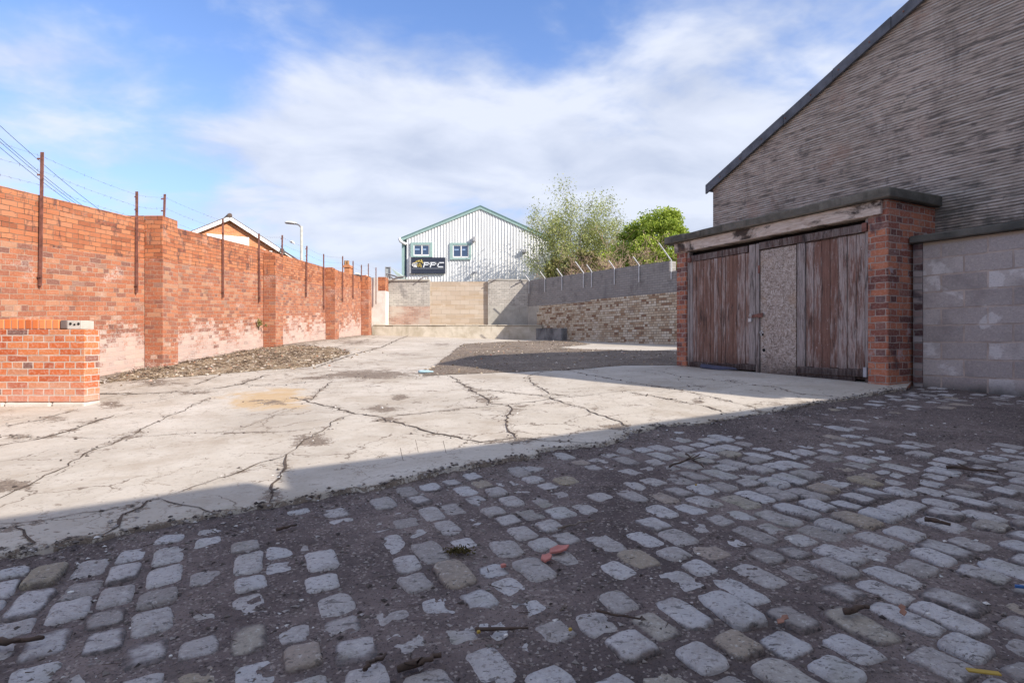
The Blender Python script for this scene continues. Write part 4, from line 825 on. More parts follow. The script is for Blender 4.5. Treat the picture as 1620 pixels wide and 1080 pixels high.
# door frame
mb = MB(); gbox(mb, .227, .272, .03, .12, gz_(.25)-.02, 1.43); mb.build('frame_post', m_frame, root, bevel=.004)
mb = MB(); gbox(mb, 3.052, 3.098, .03, .12, gz_(3.07)-.02, 1.43); mb.build('frame_post', m_frame, root, bevel=.004)
def planks(par, u0, u1, z0, z1, n, mat, d=.045, seed=1):
    mb = MB(); r = random.Random(seed); w = (u1-u0)/n
    for i in range(n):
        a = u0+i*w+.0025; b = u0+(i+1)*w-.0025; dd = d+r.uniform(-.004, .004); gbox(mb, a, b, dd, dd+.022, z0+r.uniform(-.012, .006), z1+r.uniform(-.004, .004))
    return mb.build('planks', mat, par, origin=par['_o'], bevel=.003)
def part(par, name, mat, *boxes, bevel=.004):
    mb = MB()
    for bx in boxes: gbox(mb, *bx)
    return mb.build(name, mat, par, origin=par.get('_o', tuple(par.location)), bevel=bevel)
g1 = gz_(2.4)
# left leaf
lf = part(root, 'left_door_leaf', m_rail, (1.80, 3.045, .070, .09, g1+.05, 1.36)); lf.name = 'door_leaf'; lf['label'] = 'left door leaf of narrow red-brown boards'
planks(lf, 1.905, 2.99, g1+.13, 1.262, 15, m_door, .040, 2)
part(lf, 'top_rail', m_rail, (1.93, 3.045, .030, .068, 1.268, 1.362)); part(lf, 'bottom_rail', m_rail, (1.80, 3.045, .022, .066, g1+.045, g1+.128)); part(lf, 'stile', m_frame, (2.992, 3.046, .034, .068, g1+.13, 1.267))
part(lf, 'stile', m_frame, (1.80, 1.903, .028, .068, g1+.13, 1.365))
# centre: wicket door covered by a sheet of chipboard
wk = part(root, 'wicket_door', m_rail, (1.155, 1.735, .066, .09, gz_(1.4)+.02, 1.275)); wk['label'] = 'wicket door covered with a weathered chipboard sheet'
part(wk, 'chipboard_sheet', m_osb, (1.172, 1.722, .042, .064, gz_(1.4)+.022, 1.262)); part(wk, 'stile', m_frame, (1.737, 1.793, .030, .085, gz_(1.77)+.03, 1.365)); part(wk, 'hinge', m_rust, (1.722, 1.752, .024, .041, .95, 1.06))
for (u, z, r_) in ((1.685, .10, .02), (1.665, -.12, .024)):
    mb = MB(); c = Fp(u, .0405, z); mb.prism([c+E1*(r_*math.cos(k*.785))+Vector((0, 0, r_*math.sin(k*.785)*1.1)) for k in range(8)], E2*.001); mb.build('knot_hole', m_black, wk, origin=wk['_o'])
mb = MB()
for (du, dz) in ((0, .02), (.02, 0), (-.018, -.004), (.004, -.028)):
    c = Fp(1.70+du, .036, .125+dz); mb.box(c, E1*.011, E2*.004, Vector((0, 0, .008)))
mb.build('lock_plate', m_galv, wk, origin=wk['_o'], bevel=.002)
# right leaf
g2 = gz_(.65); rf = part(root, 'door_leaf', m_rail, (.276, 1.15, .072, .09, g2+.05, 1.36)); rf['label'] = 'right door leaf of wide peeling boards'
planks(rf, .283, 1.035, g2+.175, 1.262, 7, m_door2, .050, 5)
part(rf, 'stile', m_frame, (1.040, 1.150, .030, .070, g2+.175, 1.268)); part(rf, 'top_rail', m_rail, (.262, 1.73, .018, .066, 1.276, 1.372)); part(rf, 'bottom_rail', m_rail, (.276, 1.150, .030, .070, g2+.085, g2+.172)); part(rf, 'sill_board', m_rail, (.40, 1.150, .045, .075, g2+.02, g2+.083))
part(root, 'hinge_block', m_rust, (.236, .292, -.008, .030, 1.275, 1.375)); part(root, 'hinge_block', m_galvdull, (.238, .278, -.004, .030, g2+.085, g2+.20))
part(root, 'hinge_block', m_rust, (3.00, 3.07, -.002, .029, 1.262, 1.33))
mb = MB(); c = [Fp(1.66, .018, .395), Fp(1.745, .012, .385), Fp(1.84, .012, .372)]
for a, b, h in ((c[0], c[1], .028), (c[1], c[2], .022)):
    mid = (a+b)/2; mb.box(mid-Vector((0, 0, h)), (b-a)/2, E2*.004, Vector((0, 0, h)))
hs = mb.build('hasp', m_rust, root, bevel=.002)
mb = MB(); pc = Fp(1.865, .006, .345); mb.box(pc-Vector((0, 0, .045)), E1*.026, E2*.012, Vector((0, 0, .024)))
mb.tube([pc+E1*.018*math.cos(t)+Vector((0, 0, .006+.034*math.sin(t))) for t in [k*math.pi/8 for k in range(9)]], .005, 5)
o = mb.build('padlock', m_galv, bevel=.003); tag(o, 'steel padlock hanging from the rusty hasp between the garage doors', 'padlock')
mb = MB(); rj = random.Random(2); pts = [Fp(2.72, -.03, gz_(2.7)+.10), Fp(2.05, -.05, gz_(2.0)+.085), Fp(2.02, -.05, gz_(2.0)+.055), Fp(2.4, -.06, gz_(2.4)+.03), Fp(2.74, -.05, gz_(2.7)+.04)]
mb.prism(pts, -E2*.03); o = mb.build('folded_sheet', m_tarp, bevel=.01); tag(o, 'dark blue folded sheet lying at the foot of the left garage door', 'sheet')
# ================================================================== BLOCK WALL
E3 = Vector((.516, -.857, 0)).normalized(); N3 = Vector((-.857, -.516, 0)).normalized(); B0 = Vector((4.612, 6.545, 0))
def Bp(t, d, z): p = B0+E3*t+N3*d; return Vector((p.x, p.y, z))
root = empty('block_wall', Bp(1, 0, -.55)); tag(root, 'grey concrete block wall with a dark coping beside the garage', 'wall')
def bbox(name, mat, t0, t1, d0, d1, z0, z1, bevel=.006):
    mb = MB(); mb.hexa([Bp(t0, d0, z0), Bp(t1, d0, z0), Bp(t1, d1, z0), Bp(t0, d1, z0)], [Bp(t0, d0, z1), Bp(t1, d0, z1), Bp(t1, d1, z1), Bp(t0, d1, z1)]); return mb.build(name, mat, root, bevel=bevel)
bbox('blockwork', m_block, .10, 2.6, 0, -.2, -1.0, 1.118); bbox('toothed_bricks', brick('brick_toothed', [(0, (.07, .035, .035)), (.4, (.17, .09, .08)), (.7, (.28, .22, .20)), (1, (.34, .30, .29))], (.24, .21, .20), L=.2, c=.0755, ms=.018, wob=.02, stain=st_pier), 0, .098, .004, -.18, -1.0, 1.115)
bbox('coping', m_coping, -.02, 2.6, .055, -.22, 1.12, 1.205, .012)
# ================================================================== GABLE BUILDING
GB = Vector((5.07, 6.81, 0)); GD = Vector((-.459, .888, 0)).normalized(); GN = Vector((.888, .459, 0)).normalized()
def Gp_(s, d, z): p = GB+GD*s+GN*d; return Vector((p.x, p.y, z))
SL_ = 3.06*1.1257; SA = -.30; SR = 2*SA-SL_; ZE = 2.66; ZA = 2.66+.447*(SL_-SA)
root = empty('gable_building', Gp_(0, 0, -.5)); tag(root, 'tall gable-ended building with dark combed plaster wall and grey verge', 'building')
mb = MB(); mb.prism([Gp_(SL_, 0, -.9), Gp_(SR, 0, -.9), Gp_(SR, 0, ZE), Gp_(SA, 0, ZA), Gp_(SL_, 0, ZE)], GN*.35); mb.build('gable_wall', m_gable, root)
mb = MB(); mb.prism([Gp_(SL_-.01, .36, -.9), Gp_(SL_-.31, .36, -.9), Gp_(SL_-.31, .36, ZE-.05), Gp_(SL_-.01, .36, ZE-.05)], GN*11.5); mb.prism([Gp_(SR+.01, .36, -.9), Gp_(SR+.31, .36, -.9), Gp_(SR+.31, .36, ZE-.05), Gp_(SR+.01, .36, ZE-.05)], GN*11.5); mb.build('side_wall', m_pier, root)
def slope_pts(s0, z0, s1, z1, d, th):
    v = Vector((0, 0, th)); return [Gp_(s0, d, z0), Gp_(s1, d, z1), Gp_(s1, d, z1)+v, Gp_(s0, d, z0)+v]
ov = .10
mb = MB(); mb.prism(slope_pts(SL_+ov, ZE-.447*ov+.002, SA, ZA+.002, -.02, .10), GN*12); mb.prism(slope_pts(SR-ov, ZE-.447*ov+.002, SA, ZA+.002, -.02, .10), GN*12); mb.build('roof', m_slate, root)
vg = MB()
for sgn, s_e in ((1, SL_+ov+.02), (-1, SR-ov-.02)):
    k = 5
    for i in range(k):
        a = i/k; b = (i+1)/k-.001; s0 = s_e+(SA-s_e)*a; s1 = s_e+(SA-s_e)*b; z0 = ZE-.447*(ov+.02)+(ZA-ZE+.447*(ov+.02))*a; z1 = ZE-.447*(ov+.02)+(ZA-ZE+.447*(ov+.02))*b
        off = .004 if i % 2 else 0
        vg.prism([p+Vector((0, 0, off)) for p in slope_pts(s0, z0-.03, s1, z1-.03, -.06-off, .155)], GN*.035)
vg.build('verge_flashing', m_lead, root, bevel=.003)
for i in range(9):
    bt_ = MB()
    a = (i+.5)/9; s = SL_+(SA-SL_)*a; z = ZE+(ZA-ZE)*a+.05; bt_.box(Gp_(s, -.066, z-.008), GD*.008, GN*.006, Vector((0, 0, .008))); bt_.build('verge_bolt', m_rust, root)
# ================================================================== ADDED UNSEEN BLOCK BEHIND THE CAMERA (invented to throw the foreground shade)
KS = 4.0; a1 = Vector((*gp(1284, 632), 0)); a2 = Vector((*gp(1000, 682), 0)); b1 = Vector((*gp(465, 757), 0)); b2 = Vector((*gp(418, 776), 0)); b3 = Vector((*gp(0, 846), 0))
SUNH = Vector((SUN.x, SUN.y, 0)); wd = (a1-b1).normalized(); wn = Vector((wd.y, -wd.x, 0))
if wn.y > 0: wn = -wn
def shp(p): return p+SUNH*KS
zt1 = G(a2.x, a2.y)+KS
A1 = shp(a1)+wd*2.5; A2 = shp(b1)
d2 = (b2-b3).normalized(); B2_ = shp(b2); B3_ = shp(b3)-d2*7; dn = (B2_-A2).dot(wn)
zt2 = zt1
root = empty('added_shade_block', (A2.x, A2.y, -1)); tag(root, 'tall pale unseen block added behind the viewer to shade the cobbles', 'workshop')
mb = MB(); mb.prism([Vector((p.x, p.y, -1.2)) for p in (A1, A2, A2+wn*7, A1+wn*7)], (0, 0, zt1+1.2)); mb.build('main_block', m_shade_block, root)
mb = MB(); e = .003
mb.prism([Vector((p.x, p.y, -1.2)) for p in (B2_-wd*e, B3_, B3_+wn*6, A2-wd*e+wn*6.2)], (0, 0, zt2+1.2-.012)); mb.build('side_block', m_shade_block, root)
# ================================================================== WHITE CLAD UNIT
PY_ = 46.5; PYB = PY_+24
def pp(x, y, d=0.): v = at(x, y, PY_); return Vector((v.x, v.y-d, v.z))
root = empty('clad_warehouse', (at(760, 540, PY_).x, PY_, 0)); tag(root, 'white ribbed metal warehouse with teal trim behind the far wall', 'warehouse')
eL, rg, eR = pp(634, 378), pp(760, 327), pp(879, 381)
def roofz(x): return eL.z+(rg.z-eL.z)*(x-eL.x)/(rg.x-eL.x) if x < rg.x else rg.z+(eR.z-rg.z)*(x-rg.x)/(eR.x-rg.x)
xL, xR = pp(643.5, 0).x, pp(875.5, 0).x; prof = []; x = xL; pitch = .238
while x < xR:
    for dx, d in ((0, 0), (.150, 0), (.170, .038), (.216, .038)):
        if x+dx < xR: prof.append((x+dx, d))
    x += pitch
prof.append((xR, 0)); mb = MB(); n = len(prof)
# break a vertex column at the ridge so the top follows the roof line
if not any(abs(p[0]-rg.x) < 1e-3 for p in prof): prof = sorted(prof+[(rg.x, 0)]); n = len(prof)
mb.add([(x, PY_-d, -.2) for x, d in prof]+[(x, PY_-d, roofz(x)-.02) for x, d in prof], [(i, i+1, n+i+1, n+i) for i in range(n-1)]); mb.build('ribbed_cladding', m_clad, root)
mb = MB(); mb.prism([(xL, PY_+.25, -.2), (xR, PY_+.25, -.2), (xR, PY_+.25, roofz(xR)-.1), (rg.x, PY_+.25, rg.z-.1), (xL, PY_+.25, roofz(xL)-.1)], (0, 23.5, 0)); mb.build('body', m_clad, root)
mb = MB()
for a, b in ((eL, rg), (eR, rg)):
    v = Vector((0, 0, .10)); mb.prism([a+Vector((0, -.12, 0)), b+Vector((0, -.12, 0)), b+Vector((0, -.12, 0))+v, a+Vector((0, -.12, 0))+v], (0, 24.5, 0))
mb.build('roof', m_teald, root)
mb = MB()
for a, b in ((eL, rg), (eR, rg)):
    v = Vector((0, 0, -.20)); f = Vector((0, -.10, -.002)); mb.prism([a+f, b+f, b+f+v, a+f+v], (0, .09, 0))
mb.build('verge_trim', m_teal, root)
mb = MB(); mb.aabox(pp(635.5, 0).x, pp(639.5, 0).x, PY_+.02, PY_+.5, -.2, pp(0, 381).z); mb.build('corner_trim', m_teal, root); mb = MB(); mb.aabox(pp(875.6, 0).x, pp(879, 0).x, PY_-.05, PY_+.5, -.2, pp(0, 382).z); mb.build('corner_trim', m_teal, root)
mb = MB(); mb.aabox(pp(639.6, 0).x, pp(643.4, 0).x, PY_+.3, PY_+.6, -.2, pp(0, 385).z); mb.build('corner_return', plain('blue_shade_panel', (.14, .19, .27), .5), root)  # dark blue-grey puts the shadow on the corner return into its colour
mb = MB(); mb.tube([pp(632.5, 376.5, .15), pp(632.5, 379, .15), pp(634.5, 382.5, .15), pp(639, 385, .12), pp(643, 386.5, .1)], .11, 8); mb.build('gutter_end', m_upvc, root, smooth=True)
for wi, (x0, y0, x1, y1, sx0, sy0, sx1, sy1) in enumerate(((654.5,387.5,680,405,650,384,684.5,407),(716.5,388,742,408,712,384.5,745,411))):
    sr = MB(); t = .28
    a, b = pp(sx0, sy1), pp(sx1, sy0); c, d = pp(x0, y1), pp(x1, y0)
    for bx in ((a.x, c.x, a.z, b.z), (d.x, b.x, a.z, b.z), (c.x+.001, d.x-.001, d.z, b.z), (c.x+.001, d.x-.001, a.z, c.z)): sr.aabox(bx[0], bx[1], PY_-.13, PY_-.02, bx[2], bx[3])
    w_ = sr.build('window', m_teal, root); w_['label'] = ('window above the sign board', 'window right of the sign board')[wi]
    fm = MB(); fw = .075; mx_ = c.x+(d.x-c.x)*.52
    for bx in ((c.x+.002, c.x+fw, c.z, d.z), (d.x-fw, d.x-.002, c.z, d.z), (mx_-fw*.6, mx_+fw*.6, c.z+fw, d.z-fw), (c.x+fw, d.x-fw, d.z-fw*.8, d.z-.002), (c.x+fw, d.x-fw, c.z+.002, c.z+fw*1.5)): fm.aabox(bx[0], bx[1], PY_-.10, PY_-.045, bx[2], bx[3])
    fm.build('window_frame', m_upvc, w_, origin=w_['_o'])
    for (px0, px1) in ((c.x+fw, mx_-fw*.6), (mx_+fw*.6, d.x-fw)):
        gl = MB(); gl.aabox(px0, px1, PY_-.062, PY_-.045, c.z+fw*1.5, d.z-fw*.8); gl.build('pane', m_glass, w_, origin=w_['_o'])
    zz = d.z-.42
    for q0, q1 in ((c.x+fw+.05, mx_-.2), (mx_+.1, d.x-fw-.22)): bl = MB(); bl.aabox(q0, q1, PY_-.066, PY_-.0625, zz, zz+.10); bl.build('blind', m_blind, w_, origin=w_['_o'])
mb = MB(); a = pp(747.5, 376); mb.aabox(a.x, a.x+.12, PY_-.30, PY_-.03, a.z-.42, a.z); mb.aabox(a.x+.03, a.x+.26, PY_-.42, PY_-.10, a.z-.36, a.z+.03); mb.build('alarm_box', m_galvdull, root, bevel=.02)
mb = MB(); a = pp(751, 430); mb.box(a+Vector((0, -.35, -.1)), (.17, -.05, .03), (.04, .12, 0), (0, 0, .07)); mb.tube([a+Vector((.0, -.3, -.02)), a+Vector((-.15, -.25, -.18)), a+Vector((-.42, 0, -.24))], .035, 5); mb.build('security_camera', m_galvdull, root)
mb = MB(); a = pp(829, 398); mb.aabox(a.x-.18, a.x+.18, PY_-.40, PY_-.03, a.z-.12, a.z+.12); mb.build('floodlight', m_galvdull, root, bevel=.03)
# --- sign board
SGY = PY_-.22
def sp_(x, y, d=0.): v = at(x, y, SGY-d); return v
root = empty('shop_sign', sp_(677, 419)); tag(root, 'dark navy sign board with silver letters PPC and a gold car emblem', 'sign')
a, b = sp_(650.5, 432.5), sp_(704.3, 407.2); mb = MB(); mb.aabox(a.x, b.x, SGY, SGY+.14, a.z, b.z); mb.build('sign_panel', m_sign, root, bevel=.01)
mb = MB(); c = sp_(647.5, 406); mb.aabox(c.x, a.x-.002, SGY+.02, SGY+.16, a.z, b.z+.05); mb.build('side_bracket', m_galvdull, root)
def stroke(mb, pts, w, d=.03):
    for p, q in zip(pts[:-1], pts[1:]):
        p = Vector(p); q = Vector(q); t = (q-p).normalized(); nn = Vector((-t.z, 0, t.x)); e = t*w*.45
        mb.prism([p-e-nn*w*.5, q+e-nn*w*.5, q+e+nn*w*.5, p-e+nn*w*.5], (0, -d, 0))
def letter(pts, name='letter'):
    mb = MB(); rj = random.Random(len(pts))
    for i, seg in enumerate(pts): stroke(mb, [sp_(x, y) for x, y in seg], .085, .03+.003*i)
    return mb.build(name, m_letter, root)
def P_(x): return [[(x+1.2, 422.3), (x+3.2, 415.6)], [(x+2.0, 415.6), (x+10.2, 415.6), (x+9.4, 418.9), (x+3.4, 418.9)]]
letter(P_(669.0)); letter(P_(679.6)); letter([[(701.7, 415.6), (694.0, 415.6), (692.2, 422.2), (700.4, 422.2)]])
mb = MB(); stroke(mb, [sp_(652.5, 424.6), sp_(701.5, 424.6)], .035, .02); mb.build('tagline', m_dim, root)
# emblem: a car seen from the side in gold and white line work
em = MB()
for i, seg in enumerate(([(652.4,418.2),(653.2,416.4),(657,415.4),(660,412.6),(665,412.0),(668.5,413.6)], [(661,413.6),(664.5,413.6),(667,415.2)], [(666.8,411.0),(667.0,415.5),(669,416)], [(664.0,417),(666,418.6),(666.2,422.5)], [(660.6,418.4),(662.5,417.2),(664.2,418.6),(663.6,421.6),(661.2,421.6),(660.6,418.4)])): stroke(em, [sp_(*p) for p in seg], .07, .03+.003*i)
em.build('emblem', m_gold, root)
em = MB()
for i, seg in enumerate(([(653.0,417.0),(660,416.6)], [(652.2,418.6),(653.5,421.6),(659.5,422.3)], [(654.5,419.4),(659,419.4)], [(655,421.0),(659,421.0)])): stroke(em, [sp_(*p) for p in seg], .055, .05+.003*i)
em.build('emblem_white_lines', m_signwhite, root)
# --- lean-to shed left of the warehouse
root = empty('lean_to_shed', at(626, 440, 40)); tag(root, 'pale lean-to roof with a framed end post left of the warehouse', 'shed')
q = [at(618.5, 424, 40), at(643, 441, 40), at(643, 450, 40), at(618.5, 450, 40)]; mb = MB(); mb.prism([q[0], q[1], at(643, 452, 40), at(626, 434, 40)], (0, 5, 0)); mb.build('roof_sheet', plain('pale_sheet', (.42, .50, .47), .5), root)
mb = MB()
for (x0, y0, x1, y1) in ((609,422,610.5,447), (616.5,422,618,447), (610.6,422,616.4,423.2)): p, r_ = at(x0, y1, 39.6), at(x1, y0, 39.6); mb.aabox(p.x, r_.x, 39.6, 39.75, p.z, r_.z)
mb.build('end_frame', m_galvdull, root)
mb = MB(); p, r_ = at(610.6, 447, 39.7), at(616.4, 423.3, 39.7); mb.aabox(p.x, r_.x, 39.66, 39.72, p.z, r_.z); mb.build('end_panel', plain('shed_grey_panel', (.36, .38, .38), .6), root)
mb = MB()
for (x0, y0, x1, y1) in ((611,433,634,440), (613,436,626,443), (620,442,638,438.5), (612,434,616,446)): mb.tube([at(x0, y0, 38.5), at((x0+x1)/2, (y0+y1)/2-.6, 38.5), at(x1, y1, 38.5)], .05, 4)
mb.build('dark_frame', m_wire, root)
# ================================================================== HOUSE BEHIND THE BRICK WALL
def hp(x, y, back=0.): d = 30/(1-.000594*(x-362)); v = at(x, y, d); return v+HN*back
HN = Vector((-.59, .81, 0)).normalized()
root = empty('brick_house', hp(380, 540)); tag(root, 'orange brick house with white bargeboards behind the long wall', 'house')
ap = (362, 347); sL = (366-346)/(305-362); 
def yl(x): return 347+(362-x)*.40 if x < 362 else 347+(x-362)*.640
Lx, Rx = 262, 512
mb = MB(); mb.prism([hp(Lx+8, 470), hp(Lx+8, yl(Lx+8)), hp(362, 347), hp(Rx-8, yl(Rx-8)), hp(Rx-8, 470)], HN*9); mb.build('gable_wall', m_house, root)
mb = MB()
for x0, x1 in ((Lx, 362), (Rx, 362)):
    mb.prism([hp(x0, yl(x0)-3.4, -.25), hp(x1, yl(x1)-3.4, -.25), hp(x1, yl(x1)-4.8, -.25), hp(x0, yl(x0)-4.8, -.25)], HN*9.6)
mb.tube([hp(362, 342.2, -.3), hp(362, 342.2, 9.4)], .12, 8); mb.build('roof', m_tile, root)
mb = MB()
for x0, x1 in ((Lx, 362), (446, 362)): mb.prism([hp(x0, yl(x0)-3.3, -.26), hp(x1, yl(x1)-3.3, -.26), hp(x1, yl(x1)+2.6, -.26), hp(x0, yl(x0)+2.6, -.26)], HN*.05)
mb.prism([hp(Rx, yl(Rx)-3.3, -.2), hp(446.2, yl(446.2)-3.3, -.2), hp(446.2, yl(446.2)-.8, -.2), hp(Rx, yl(Rx)-.8, -.2)], HN*.05); mb.build('bargeboard', m_white, root)
mb = MB(); mb.prism([hp(441, 394.5, -.30), hp(447, 394.5, -.30), hp(449, 401, -.30), hp(440, 399, -.30)], HN*.25); mb.build('soffit_box', m_slate, root)
mb = MB(); mb.prism([hp(326.5, 369.8, -.12), hp(393.3, 376.3, -.12), hp(393.3, 389.8, -.12), hp(326.5, 384, -.12)], HN*.10); mb.build('blank_white_panel', m_white, root)
mb = MB(); mb.prism([hp(392, 392.2, -.08), hp(419.5, 394.8, -.08), hp(419.5, 407, -.08), hp(392, 407, -.08)], HN*.06); w_ = mb.build('window', m_upvc, root)
for x0, x1 in ((396, 403.5), (406.5, 416.5)):
    mb = MB(); mb.prism([hp(x0, 396.2, -.1), hp(x1, 397.0, -.1), hp(x1, 404, -.1), hp(x0, 404, -.1)], HN*.015); mb.build('pane', m_blind, w_, origin=w_['_o'])
mb = MB(); mb.prism([hp(425.5, 397, -.1), hp(430, 397.3, -.1), hp(430, 403, -.1), hp(425.5, 402.7, -.1)], HN*.09); mb.build('white_box', m_upvc, root)
# distant house with chimney
root = empty('distant_house', at(556, 440, 44)); tag(root, 'distant slate-roofed house with an orange brick chimney over the wall top', 'house')
mb = MB(); mb.prism([at(530, 445, 44), at(538, 432, 44), at(582, 436, 44), at(586, 445, 44)], (0, 6, 0)); rf_ = mb.build('roof', m_slate, root)
mb = MB(); p, q = at(544.5, 436, 43.4), at(552.5, 418.5, 43.4); mb.aabox(p.x, q.x, 43.4, 44.3, p.z, q.z); mb.aabox(p.x-.06, q.x+.06, 43.34, 44.36, q.z-.22, q.z-.05)
c1 = mb.build('chimney', m_house, rf_, origin=rf_['_o'])
m_pot = plain('pot_clay', (.34, .19, .09), .9)
for x in (546.5, 550.5): mb = MB(); a = at(x, 418.4, 43.8); mb.tube([a, a+Vector((0, 0, .30))], [.11, .09], 8); mb.build('chimney_pot', m_pot, rf_, origin=rf_['_o'])
mb = MB(); mb.prism([at(562, 431, 43.5), at(568, 431.6, 43.5), at(567, 433.8, 43.5), at(561, 433, 43.5)], (0, .4, 0)); mb.build('white_gutter', m_white, root); mb = MB(); mb.prism([at(573, 439, 43.5), at(580, 434.5, 43.5), at(581, 440, 43.5)], (0, .4, 0)); mb.build('white_gable_end', m_white, root)
mb = MB(); mb.prism([at(528, 446, 44), at(588, 446, 44), at(588, 560, 44), at(528, 560, 44)], (0, 6, 0)); mb.build('wall', m_house, root)
# ================================================================== STREET LAMP
LY = 28; lx = (477-CX)*LY/FP; root = empty('street_lamp', (lx, LY, .3)); tag(root, 'grey street lamp column with a white curved lamp head behind the wall', 'street lamp')
zt = (CY-358)*LY/FP; mb = MB(); mb.tube([(lx, LY, -.3), (lx, LY, 2.5), (lx, LY, zt)], [.095, .075, .06], 10); mb.build('pole', m_conpole, root, smooth=True)
mb = MB(); mb.tube([at(476, 360, LY), at(474.2, 357, LY), at(471, 355, LY), at(467, 354.2, LY)], .035, 8); mb.build('arm', m_wire, root, smooth=True)
bm = bmesh.new(); bmesh.ops.create_uvsphere(bm, u_segments=16, v_segments=10, radius=1); mb = MB(); c = at(459.5, 352.6, LY); mb.add([(c.x+v.co.x*.30, c.y+v.co.y*.12, c.z+v.co.x*-.025+(v.co.z*.075 if v.co.z > 0 else v.co.z*.025)) for v in bm.verts], [tuple(v.index for v in f.verts) for f in bm.faces]); bm.free()
mb.build('lamp_head', m_lamp, root, smooth=True)
mb = MB(); mb.box(c+Vector((-.02, 0, -.045)), (.22, 0, -.02), (0, .08, 0), (0, 0, .012)); mb.build('lens', m_wire, root)
# small white gull in the sky beside the lamp
gc = at(462.5, 383.5, 33); mb = MB(); mb.tube([gc+Vector((-.16, 0, .06)), gc+Vector((-.08, 0, .05)), gc+Vector((.02, 0, -.0)), gc+Vector((.16, 0, -.09))], [.02, .075, .07, .015], 8)
mb.add([gc+Vector((-.06, 0, .05)), gc+Vector((.04, 0, 0)), gc+Vector((.02, -.32, .10)), gc+Vector((-.02, .32, .12))], [(0,1,2), (0,3,1)]); tag(mb.build('white_bird', m_white), 'small white bird in flight left of the street lamp column', 'bird')
# ================================================================== TREES
def leaves(name, pts, smin, smax, mat, parent, seed, flat=.5):
    r = np.random.RandomState(seed); n = len(pts); P = np.array(pts); s = r.uniform(smin, smax, n)[:, None]; A = r.normal(size=(n, 3)); A /= np.linalg.norm(A, axis=1)[:, None]; B = np.cross(A, r.normal(size=(n, 3))); B /= np.linalg.norm(B, axis=1)[:, None]
    V = np.stack([P-A*s*.5, P+B*s*flat*.5, P+A*s*.5, P-B*s*flat*.5], 1).reshape(-1, 3)-np.array(parent.location); me = bpy.data.meshes.new(name); me.from_pydata(V.tolist(), [], [(4*i, 4*i+1, 4*i+2, 4*i+3) for i in range(n)]); me.materials.append(mat)
    o = bpy.data.objects.new(name, me); COL.objects.link(o); o.parent = parent; return o
CLIP = None
def grow(mb, p, d, L, r, lvl, rnd, tips, up=.10, wob=.18, kids=(5, 5, 4), spread=.75):
    n = 6; pts = [p.copy()]; rr = [r]; q = p.copy(); d = d.copy()
    for i in range(n):
        if CLIP and ((q.x-CLIP[0])/CLIP[3])**2+((q.y-CLIP[1])/CLIP[3])**2+(max(0, q.z-CLIP[2])/CLIP[4])**2 > 1: break
        d = (d+Vector((rnd.gauss(0, wob), rnd.gauss(0, wob), rnd.gauss(0, wob)*.6+up))*.5).normalized(); q = q+d*(L/n); pts.append(q.copy()); rr.append(max(.006, r*(1-(i+1)/n*.8)))
        if lvl > 0 and i >= 1 and rnd.random() < kids[lvl-1]/n*1.15:
            sd = Vector((rnd.gauss(0, 1), rnd.gauss(0, 1), rnd.gauss(.2, .5))).normalized(); nd = (d*(1-spread*.45)+sd*spread).normalized(); grow(mb, q, nd, L*rnd.uniform(.38, .62)*(1-.35*i/n), rr[-1]*.6, lvl-1, rnd, tips, up, wob, kids, spread)
        if lvl == 0: tips.append(q.copy())
    if len(pts) > 1: mb.tube(pts, rr, 4 if r > .03 else 3, cap=False)
    if lvl == 0: tips.append(pts[-1])
def fan_tree(name, base, H, W_, nst, lean, mat, nleaf, ls, seed, label, cat, kids, r0=.09, jit=.12, spread=.75, grp=None, up=.12, wob=.18, wood=None):
    root = empty(name, base); tag(root, label, cat, grp); rnd = random.Random(seed); mb = MB(); tips = []
    for k in range(nst):
        az = 2*math.pi*(k+rnd.random()*.6)/nst; ln = lean*rnd.uniform(.15, 1.0); d = Vector((math.cos(az)*math.sin(ln), math.sin(az)*math.sin(ln)*.8, math.cos(ln)))
        grow(mb, Vector(base)+Vector((math.cos(az), math.sin(az), 0))*rnd.uniform(0, W_*.06), d, H*rnd.uniform(.68, .95), r0*rnd.uniform(.6, 1.1), 2, rnd, tips, up, wob, kids, spread)
    mb.build('trunk', wood or m_bark, root); r = np.random.RandomState(seed); T = np.array(tips); P = T[r.choice(len(T), nleaf)]+r.normal(size=(nleaf, 3))*jit; leaves('crown', P, ls*.6, ls*1.4, mat, root, seed); return root
TY = 43.0; tb = ((917-CX)*TY/FP, TY, .4)
CLIP = (tb[0]-.15, TY, 7.6, 3.75, 4.5)
fan_tree('leafing_tree', tb, 8.9, 7.5, 22, .60, m_leafA, 46000, .125, 5, 'broad thin-branched tree just coming into pale leaf beside the warehouse', 'tree', (6, 5, 4), .075, .30, .62, None, .05, .15)
CLIP = None
